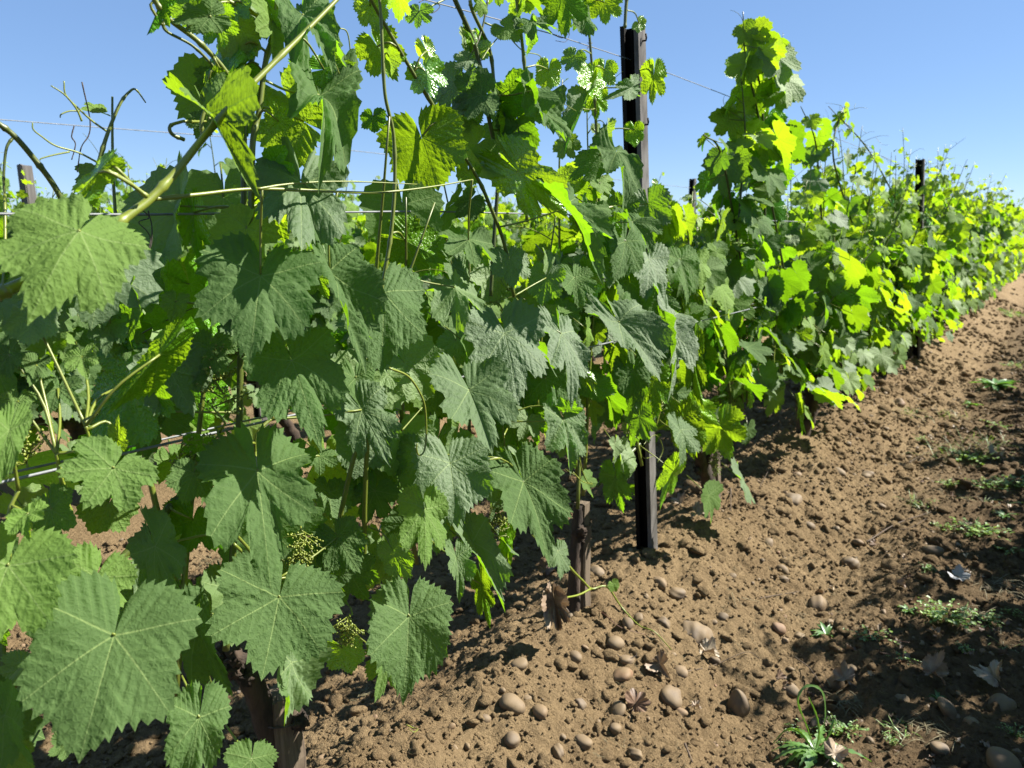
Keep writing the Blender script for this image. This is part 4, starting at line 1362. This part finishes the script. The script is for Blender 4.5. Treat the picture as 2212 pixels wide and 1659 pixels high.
# ================================================================== LITTER AND WEEDS
def dry_leaf(u, v, px, tint, label, rot, tilt=(0, 0), fold=.7, wave=.3, bend=1.0, cup=.35, lift=.3):
    p, k = at_ground(u, v); L = px * k / FPX
    p[2] = float(surf_z(p[0], p[1])) + .012
    o = empty('dry_leaf', p, label, 'dry leaf', 'dry leaves on the soil')
    r = np.random.default_rng(int(u * 7 + v))
    up = nrm([tilt[0], tilt[1], 1]); yv = np.array([math.cos(rot), math.sin(rot), 0])
    X, Y, Z = frame_from(yv - up * (yv @ up), up)
    m = MB(); put_leaf(m, T_HI[r.integers(12)], [0, 0, L * lift * .3], X, Y, Z, L * .42, 1.0, fold=fold, bend=bend, wave=wave, cup=cup, r=r, tw=r.normal() * .9)
    m.at[0][:, 5] = min(1, tint + .1)
    m.build('blade', [DRYLEAF], o)
    s = MB(); tube(s, smooth_path([[0, 0, L * lift * .3], -Y * L * .2 + Z * .006, -Y * L * .42 + Z * .002], 8), [.0011, .0014], 5); s.build('leaf_stalk', [TWIG], o)


dry_leaf(2010, 1480, 88, .5, 'large lobed tan dry leaf lying in the shade', .6, (.2, -.5))
dry_leaf(2145, 1490, 90, .85, 'pale folded dry leaf lit by the sun', 2.2, (-.5, -.6), fold=1.2)
dry_leaf(1425, 1455, 78, .4, 'curled brown dry leaf beside the round clay-coated stone', -.8, (-.4, -.7), fold=.9)
dry_leaf(1372, 1540, 80, .05, 'red-brown curled dry leaf standing in a hollow', 1.6, (.5, -.8), fold=1.0)
dry_leaf(1525, 1422, 66, .95, 'pale curled scrap of dry leaf casting a dark shadow', .3, (0, -.2), fold=.8)
dry_leaf(1825, 1480, 70, .55, 'brown dry leaf half over a broad stone', 2.9, (.2, -.5))
dry_leaf(1800, 1652, 70, .75, 'tan dry leaf cut by the bottom edge', 1.2, (.1, -.6))
dry_leaf(1180, 1245, 56, .25, 'rust-brown dry leaf leaning by the second stake', 2.0, (.5, -.7))
dry_leaf(1505, 1130, 60, .6, 'tan dry leaf on the mound beyond the steel post', .2, (.2, -.6))
dry_leaf(1468, 1100, 50, .7, 'small crumpled dry leaf beside the steel post', 1.9, (-.2, -.7))
dry_leaf(1680, 1485, 36, .15, 'small reddish leaf scrap standing upright', 1.5, (.7, -.5), fold=1.3)
dry_leaf(1500, 1552, 34, .6, 'small tan leaf scrap by the pointed stone', .4)
dry_leaf(1950, 1215, 36, .5, 'little dry leaf by the furrow grass', 2.4)
dry_leaf(2150, 1000, 50, .8, 'pale dry leaf near the grass tuft', 1.0)
p, k = at_ground(2065, 1260); p[2] = float(surf_z(p[0], p[1])) + .012
m = MB(); X, Y, Z = frame_from([.6, -.5, .1], [0, -.3, 1]); put_leaf(m, T_HI[3], p, X, Y, Z, 34 * k / FPX, .7, fold=.6, wave=.2, r=np.random.default_rng(2))
tag(m.build('bleached_leaf', [WHITEBIT]), 'small bleached white leaf on the shaded soil', 'dry leaf')

# withered leaf still hanging from the stake's shoot, and the shoot that creeps over the soil
q = np.array([at_plane(u, v, ROWX + .05)[0] for u, v in [(1228, 1222), (1240, 1236), (1260, 1256), (1278, 1272)]])
g1 = [at_ground(u, v)[0] for u, v in [(1341, 1322), (1379, 1362), (1413, 1394), (1450, 1417)]]
for a_ in g1: a_[2] = float(surf_z(a_[0], a_[1])) + .012
o = empty('creeping_shoot', g1[0], 'green vine shoot creeping from the second stake over the soil', 'vine shoot')
m = MB(); b = np.array(o.location)
main = smooth_path(np.vstack([q, (q[-1] + g1[0]) / 2 + np.array([0, 0, .03]), *g1]) - b, 44)
tube(m, main, [.0034, .003, .0022, .0012], 7, 0, age=.75)
br = np.array([at_plane(u, v, ROWX + .06)[0] for u, v in [(1276, 1272), (1250, 1285), (1220, 1291), (1197, 1294)]])
tube(m, smooth_path(br - b, 14), [.0026, .0022], 6, 0, age=.9)
m.build('stem', [STEM], o)
m = MB(); r = np.random.default_rng(3)
for t_ in (0, 6):
    X, Y, Z = frame_from(nrm(-UP + .15 * RT), -FW); put_leaf(m, T_HI[t_], br[-1] - b - UP * .004 * t_ * 0, X, Y, Z, .075, .5, fold=1.0, wave=.3, bend=.3, r=r); m.at[-1][:, 5] = .75 - .06 * t_
m.build('withered_leaf', [DRYLEAF], o)
m = MB(); X, Y, Z = frame_from(nrm(-UP + .5 * RT), -FW + UP); J = main[22]; put_leaf(m, T_HI[2], J + UP * .01 + RT * .012, X, Y, Z, .022, age=.5, r=r); m.build('leaf', [LEAF], o)


def twig(pts, r0, label, mat=TWIG, name='dry_twig', cat='twig', lift=.006):
    q = [at_ground(u, v)[0] for u, v in pts]
    for a in q: a[2] = float(surf_z(a[0], a[1])) + lift + .004 * rng.random()
    m = MB(); tube(m, smooth_path(q, 6 * len(q)), [r0, r0 * .5], 6, 0, age=.8, rough=.1)
    tag(m.build(name, [mat]), label, cat, None)


twig([(1310, 1402), (1345, 1432), (1372, 1432), (1374, 1420)], .0011, 'thin dark curved twig over the flat stone', OLDTENDRIL)
twig([(1250, 1310), (1300, 1345), (1340, 1372), (1395, 1388)], .0012, 'thin reddish stalk running down the slope', REDSTEM)
twig([(1578, 1065), (1578, 1120)], .0022, 'short straight twig on the mound by the trunk')
twig([(1600, 1080), (1650, 1105), (1690, 1130)], .0016, 'slender long twig crossing the sunny mound')
twig([(1870, 1180), (1935, 1140), (2010, 1112)], .0030, 'long grey dry twig lying across the furrow')
twig([(1900, 1150), (1960, 1146), (2000, 1125)], .0016, 'thin twig lying under the grey twig')
twig([(1640, 1300), (1680, 1296), (1725, 1290)], .0020, 'reddish brown stick by the furrow shade')
twig([(1475, 1470), (1540, 1442), (1610, 1425), (1640, 1432)], .0014, 'bent thin twig on the flat sunny patch')
twig([(1715, 1435), (1750, 1470), (1785, 1510)], .0018, 'dark stick pointing at the dandelion weed')
twig([(1478, 1625), (1495, 1660)], .0030, 'brown stick end at the bottom edge')
twig([(1635, 985), (1660, 1000), (1665, 1020), (1640, 1060)], .0018, 'curved twig beside the vine row')
twig([(1650, 955), (1680, 928), (1720, 918)], .0018, 'bowed twig arching over the shaded soil')
twig([(1950, 1010), (2000, 985), (2050, 960)], .0016, 'twig by the tall grass')
twig([(1580, 1295), (1590, 1330)], .0012, 'pale straw on the furrow slope', STRAW)
twig([(1602, 1305), (1640, 1312)], .0012, 'pale straw beside the stick', STRAW)
twig([(878, 1588), (892, 1580), (903, 1592), (895, 1602), (884, 1598)], .0012, 'curled yellow tendril dropped on the soil', STEM, 'fallen_tendril', 'tendril')
# dried tendrils wound on the wires
for (pts, off, lab) in [([(177, 177), (191, 240), (195, 270), (191, 294), (175, 320), (167, 372)], .0, 'grey dead shoot of last year against the sky'),
                        ([(160, 272), (155, 295), (163, 312), (155, 345)], -.02, 'dark dead tendril knotted on the wire'),
                        ([(306, 452), (322, 470), (300, 480), (318, 500), (325, 520), (315, 560)], .06, 'dark dead tendril curled beside the bright cane'),
                        ([(320, 455), (328, 490), (326, 530), (312, 566)], .06, 'dead tendril hanging straight below the middle wire'),
                        ([(905, 5), (920, 0), (950, 12), (935, 28), (918, 22)], -.03, 'dark dead tendril wound at the top wire'),
                        ([(1195, 75), (1215, 82), (1230, 72), (1222, 90), (1200, 88)], -.03, 'dead tendril knot on the top wire beside the post'),
                        ([(1270, 92), (1276, 100), (1268, 104), (1280, 92)], -.03, 'small dead tendril knot on the top wire')]:
    q = np.array([at_plane(u, v, ROWX + off)[0] for u, v in pts])
    m = MB(); tube(m, smooth_path(q, 6 * len(q)), [.0008, .0006], 5, rough=.2); tag(m.build('dead_tendril', [OLDTENDRIL]), lab, 'tendril', 'dead tendrils on the wires')


# ------------------------------------------------------------------ weeds
def blade(mb, p, d, L, w, r, droop=.6, age=.3, lobes=0, mat=0, n=9):
    d = nrm(d); side = nrm(np.cross(d, [0, 0, 1])); q = np.array(p, float); vs = []; dd = d.copy()
    for i in range(n):
        f = i / (n - 1)
        ww = w * (math.sin(math.pi * min(1, .12 + f * .9)) ** .7) * (1 + (.55 * (1 if i % 2 else -.6) if lobes else 0)) * (1 - f ** 4)
        vs += [q + side * ww, q - np.array([0, 0, w * .3]), q - side * ww]
        dd = nrm(dd + np.array([0, 0, -droop / n * 1.6])); q = q + dd * L / n
    i = np.arange(n - 1) * 3
    f = np.concatenate([np.stack([i, i + 1, i + 4, i + 3], 1), np.stack([i + 1, i + 2, i + 5, i + 4], 1)])
    mb.add(np.array(vs), f, mat, age=age, rnd=r.random())


def weed(u, v, px, kind, label, age=.35, n=26, group='weeds in the aisle'):
    p, k = at_ground(u, v); p[2] = float(surf_z(p[0], p[1])); S = px * k / FPX
    r = np.random.default_rng(int(u + v))
    o = empty('dandelion_weed' if kind == 'dandelion' else 'weed_plant', p, label, 'weed', group)
    st, lf = MB(), MB()
    for i in range(n):
        a = r.uniform(0, 6.28)
        if kind == 'dandelion':
            L = S * r.uniform(.35, .75)
            blade(lf, [0, 0, .004], [math.cos(a), math.sin(a), r.uniform(.2, .9)], L, L * .06, r, r.uniform(.5, 1.6), age * r.uniform(.4, 1.3), 1, n=15)
        elif kind == 'rosette':
            L = S * r.uniform(.25, .5)
            blade(lf, [0, 0, .003], [math.cos(a), math.sin(a), r.uniform(.15, .9)], L, L * .11, r, .5, age * r.random())
        else:
            L = S * r.uniform(.12, .52); h = S * r.uniform(.06, .24)
            c = np.array([math.cos(a) * L, math.sin(a) * L * .8, h])
            tube(st, smooth_path([[c[0] * .15, c[1] * .15, 0], c * .55 + [0, 0, h * .3], c], 6), [.0008, .0006], 4, 0, age=.6)
            for b in range(r.integers(3, 6)):
                t = r.uniform(0, 6.28); e = S * r.uniform(.035, .075)
                cc = c * (1 - .16 * b) + [0, 0, .003 * b]
                blade(lf, cc, [math.cos(t), math.sin(t), r.uniform(-.1, .9)], e * 1.3, e * .42, r, .5, float(np.clip(age + .35 * r.normal(), 0, 1)), n=5)
            if kind == 'red' and i % 4 == 0:
                tube(st, smooth_path([[0, 0, 0], c * .8 + [0, 0, h * .4], c * 1.5], 8), [.0014, .0008], 5)
    lf.build('leaves' if kind != 'dandelion' else 'rosette', [WEED], o)
    if st.n: st.build('stem', [REDSTEM if kind == 'red' else STEM], o)


weed(1760, 1640, 170, 'dandelion', 'green dandelion-like weed with an arching leaf, at the bottom', .22, 26)
p, k = at_ground(1762, 1640); p[2] = float(surf_z(p[0], p[1])); o = [x for x in bpy.data.objects if x.name.startswith('dandelion_weed')][0]
m = MB(); r = np.random.default_rng(4)
for pts, w in [([(1760, 1640), (1740, 1580), (1722, 1530), (1735, 1500), (1760, 1497), (1778, 1515), (1782, 1560), (1776, 1590)], .0023), ([(1760, 1635), (1768, 1600), (1762, 1560), (1745, 1520)], .0022), ([(1758, 1640), (1730, 1600), (1700, 1590), (1668, 1620)], .0028), ([(1765, 1640), (1790, 1600), (1800, 1570), (1806, 1590)], .0022)]:
    c = smooth_path([p + (RT * (u - 1760) - UP * (v - 1640)) * k / FPX for u, v in pts], 26) - p
    sd = nrm(RT * .6 - FW * .5 + UP * .2)
    vs = []
    for i, q in enumerate(c):
        f = i / 25; ww = w * (.35 + .75 * math.sin(math.pi * f)) * (1 + .35 * (1 if i % 3 == 0 else -.2)); t_ = c[min(25, i + 1)] - c[max(0, i - 1)]
        s2 = nrm(np.cross(nrm(t_), FW) + .4 * FW); vs += [q + s2 * ww, q + FW * w * .25, q - s2 * ww]
    i = np.arange(25) * 3
    m.add(np.array(vs), np.concatenate([np.stack([i, i + 1, i + 4, i + 3], 1), np.stack([i + 1, i + 2, i + 5, i + 4], 1)]), age=.2, rnd=.4)
m.build('arching_leaf', [WEED], o)
weed(1880, 1385, 120, 'red', 'small leafy weed with red stems beside the grey weed', .5, 24)
weed(1945, 1440, 80, 'red', 'red-stemmed weed creeping over the dry leaf', .45, 12)
weed(1785, 1375, 90, 'rosette', 'greyish thin-leaved weed in the furrow edge', .1, 34)
weed(2040, 1350, 150, 'clover', 'low leafy clump on the clay ridge', .55, 46)
weed(2125, 1350, 110, 'clover', 'low leafy clump next to the ridge clump', .5, 32)
weed(2110, 1160, 130, 'clover', 'bright green low clump high on the aisle', .55, 40)
weed(2035, 1150, 70, 'clover', 'small green sprouts beside the bright clump', .6, 18)
weed(2025, 1515, 60, 'rosette', 'pale grey-leaved rosette beside the cobble', .0, 18)
weed(1820, 1600, 110, 'clover', 'tiny clover leaves around the dandelion weed', .3, 30)
weed(1735, 1590, 90, 'clover', 'tiny light clover leaves under the arching leaf', .5, 20)
weed(2150, 835, 120, 'rosette', 'dark green leafy weed far up the aisle', .15, 36)
weed(2190, 1060, 110, 'clover', 'green weed clump at the edge above the clover', .5, 34)
weed(2130, 1060, 90, 'clover', 'low sprouts beside the edge weed', .5, 24)
weed(2185, 1330, 60, 'clover', 'small yellow-flecked sprout at the edge', .7, 14)
weed(2090, 1000, 110, 'clover', 'sprouts below the grass tuft', .6, 24)
for i, (u, v, px, k, ag) in enumerate([(2000, 1240, 60, 'clover', .5), (2180, 1200, 80, 'clover', .5), (2080, 1420, 60, 'clover', .5), (1960, 1330, 60, 'rosette', .2), (2190, 1600, 70, 'clover', .4), (1930, 1620, 60, 'clover', .4),
    (2050, 1060, 70, 'clover', .6), (2160, 930, 80, 'clover', .6), (2100, 880, 60, 'rosette', .3), (2190, 800, 70, 'clover', .6), (1700, 1620, 50, 'clover', .4), (1990, 960, 50, 'clover', .5), (2170, 1120, 70, 'rosette', .3)]):
    weed(u, v, px, k, 'tiny green sprouts scattered over the trodden aisle', ag, 18, 'tiny sprouts in the aisle')
weed(2190, 690, 80, 'clover', 'yellow-green weed at the far end of the aisle', .7, 30)


def grass(u, v, px, n, label, straw=.5, h=1.0):
    p, k = at_ground(u, v); p[2] = float(surf_z(p[0], p[1])); S = px * k / FPX
    r = np.random.default_rng(int(u * 3 + v)); o = empty('grass_tuft', p, label, 'grass tuft', 'grass tufts in the aisle')
    g, d = MB(), MB()
    for i in range(n):
        a = r.uniform(0, 6.28); q = np.array([r.normal() * S * .17, r.normal() * S * .2, 0])
        t_ = g if r.random() > straw else d
        blade(t_, q, [math.cos(a), math.sin(a), r.uniform(.3, 2.2) * h], S * r.uniform(.2, .55), .0011, r, r.uniform(.3, 1.4), r.uniform(.2, .7), n=6)
    if len(g.v) > 14: g.build('green_blades', [WEED], o)
    if len(d.v) > 14: d.build('dry_blades', [STRAW], o)


grass(2080, 985, 170, 150, 'green and yellow grass tuft beside the mound', .35)
grass(2150, 965, 130, 90, 'smaller yellowed grass tuft next to the green one', .5)
grass(2090, 1340, 150, 130, 'matted dry grass on the clay ridge', .92, .3)
grass(2030, 1570, 150, 90, 'dry grass strands in the bottom shade', .95, .25)
grass(2150, 1270, 150, 80, 'dry grass strands on the shaded ground', .95, .25)
grass(1830, 1530, 90, 60, 'matted pale grass beside the dandelion weed', .85, .4)
grass(2120, 1090, 130, 70, 'thin grass behind the bright clump', .6, .6)
grass(1990, 1095, 90, 50, 'sparse grass by the twig', .4, .8)
grass(2050, 905, 110, 60, 'sparse far grass beside the mound', .5)
grass(1960, 900, 90, 50, 'fine grass at the foot of the far mound', .4)
grass(2180, 1400, 120, 70, 'dry and green grass at the edge by the clay ridge', .6, .6)
grass(1940, 1580, 100, 60, 'thin green grass beside the bottom shade', .5, .6)
grass(480, 1215, 110, 90, 'cut pale grass under the near vine', .8, .3)
grass(985, 1250, 110, 70, 'cut dry grass under the second vine', .9, .3)
grass(800, 1500, 90, 60, 'dry strands under the lobed leaf', .9, .3)

# scattered dry straw and roots over the aisle: nobody could count it
m = MB(); r = np.random.default_rng(8)
for _ in range(2200):
    y = .8 + 6 * r.random() ** 1.6; x = r.uniform(-.75, .25) if r.random() < .7 else r.uniform(-2.6, -1.1)
    if not in_view(np.array([x]), np.array([y]))[0][0]: continue
    a = r.uniform(0, 6.28); L = r.uniform(.008, .04); n = 5
    c = np.array([[x + math.cos(a + .25 * i * r.normal()) * L * i / n, y + math.sin(a) * L * i / n, 0] for i in range(n)])
    c[:, 2] = surf_z(c[:, 0], c[:, 1]) + .004 + .003 * r.random(n)
    tube(m, c, [.0006, .0004], 3)
tag(m.build('straw_litter', [STRAW]), 'thin dry straw and rootlets strewn over the soil', kind='stuff')

# crumbled scraps of old leaves trodden into the soil
m = MB(); r = np.random.default_rng(18); n = 0
while n < 260:
    y = .8 + 7 * r.random() ** 1.5; x = r.uniform(-.6, .25)
    if not in_view(np.array([x]), np.array([y]))[0][0] or r.random() > np.clip((x + .75) / .5, .1, 1): continue
    n += 1
    z = float(surf_z(x, y)); X, Y, Z = frame_from([r.normal(), r.normal(), .2 * r.normal()], [.7 * r.normal(), .7 * r.normal(), 1])
    put_leaf(m, T_MID[r.integers(10)], [x, y, z + .004], X, Y, Z, r.uniform(.008, .022), r.uniform(.4, 1), fold=r.uniform(.2, 1.2), wave=.25, bend=r.uniform(0, 1), r=r)
tag(m.build('leaf_litter', [DRYLEAF]), 'crumbled scraps of old brown leaves on the soil', kind='stuff')

# a short vapour trail high in the sky
m = MB(); c = CAM + ray(331, 22) * 900; d = (ray(340, 29) - ray(322, 15)) * 900
tube(m, [c - d * .5, c, c + d * .5], [.25, .75, .5], 6)
tag(m.build('vapour_trail', [WHITEBIT]), 'short thin white vapour trail in the blue sky', 'vapour trail')

# ================================================================== LIGHT, SKY, CAMERA
w = bpy.data.worlds.new('World'); SC.world = w; w.use_nodes = True
nt = w.node_tree; nt.nodes.clear(); g = NG(nt)
sky = g.n('ShaderNodeTexSky'); sky.sky_type = 'NISHITA'; sky.sun_disc = False
sky.sun_elevation = SUN_EL; sky.sun_rotation = SUN_AZ
sky.air_density = .8; sky.dust_density = .0; sky.ozone_density = 3.0; sky.altitude = 900
# a thin even veil over the clear sky
veil = nt.nodes.new('ShaderNodeMix'); veil.data_type = 'RGBA'; veil.inputs[0].default_value = .5
nt.links.new(sky.outputs[0], veil.inputs[6]); veil.inputs[7].default_value = (1.45, 2.65, 5.0, 1)
bg = g.n('ShaderNodeBackground', {'Color': veil.outputs[2], 'Strength': .05})
nt.links.new(bg.outputs[0], g.n('ShaderNodeOutputWorld').inputs[0])
sl = bpy.data.lights.new('sun', 'SUN'); sl.energy = 5.0; sl.angle = R(.53); sl.color = (1, .955, .87)
so = bpy.data.objects.new('sun', sl); COL.objects.link(so)
so.rotation_euler = Vector(SUNV).to_track_quat('Z', 'Y').to_euler()
cd = bpy.data.cameras.new('camera'); cam = bpy.data.objects.new('camera', cd); COL.objects.link(cam)
cam.location = CAM; cam.rotation_euler = (math.pi / 2 - PITCH, 0, YAW)
cd.sensor_width = 36; cd.lens = 36 * FPX / W0; cd.clip_start = .02; cd.clip_end = 5000
cd.dof.use_dof = True; cd.dof.focus_distance = 1.15; cd.dof.aperture_fstop = 9.0
SC.camera = cam
vs = SC.view_settings; vs.view_transform = 'Standard'; vs.look = 'None'; vs.exposure = 1.8; vs.gamma = 1
SC.render.engine = 'CYCLES'
SC.cycles.max_bounces = 8; SC.cycles.diffuse_bounces = 3; SC.cycles.transmission_bounces = 4; SC.cycles.transparent_max_bounces = 4
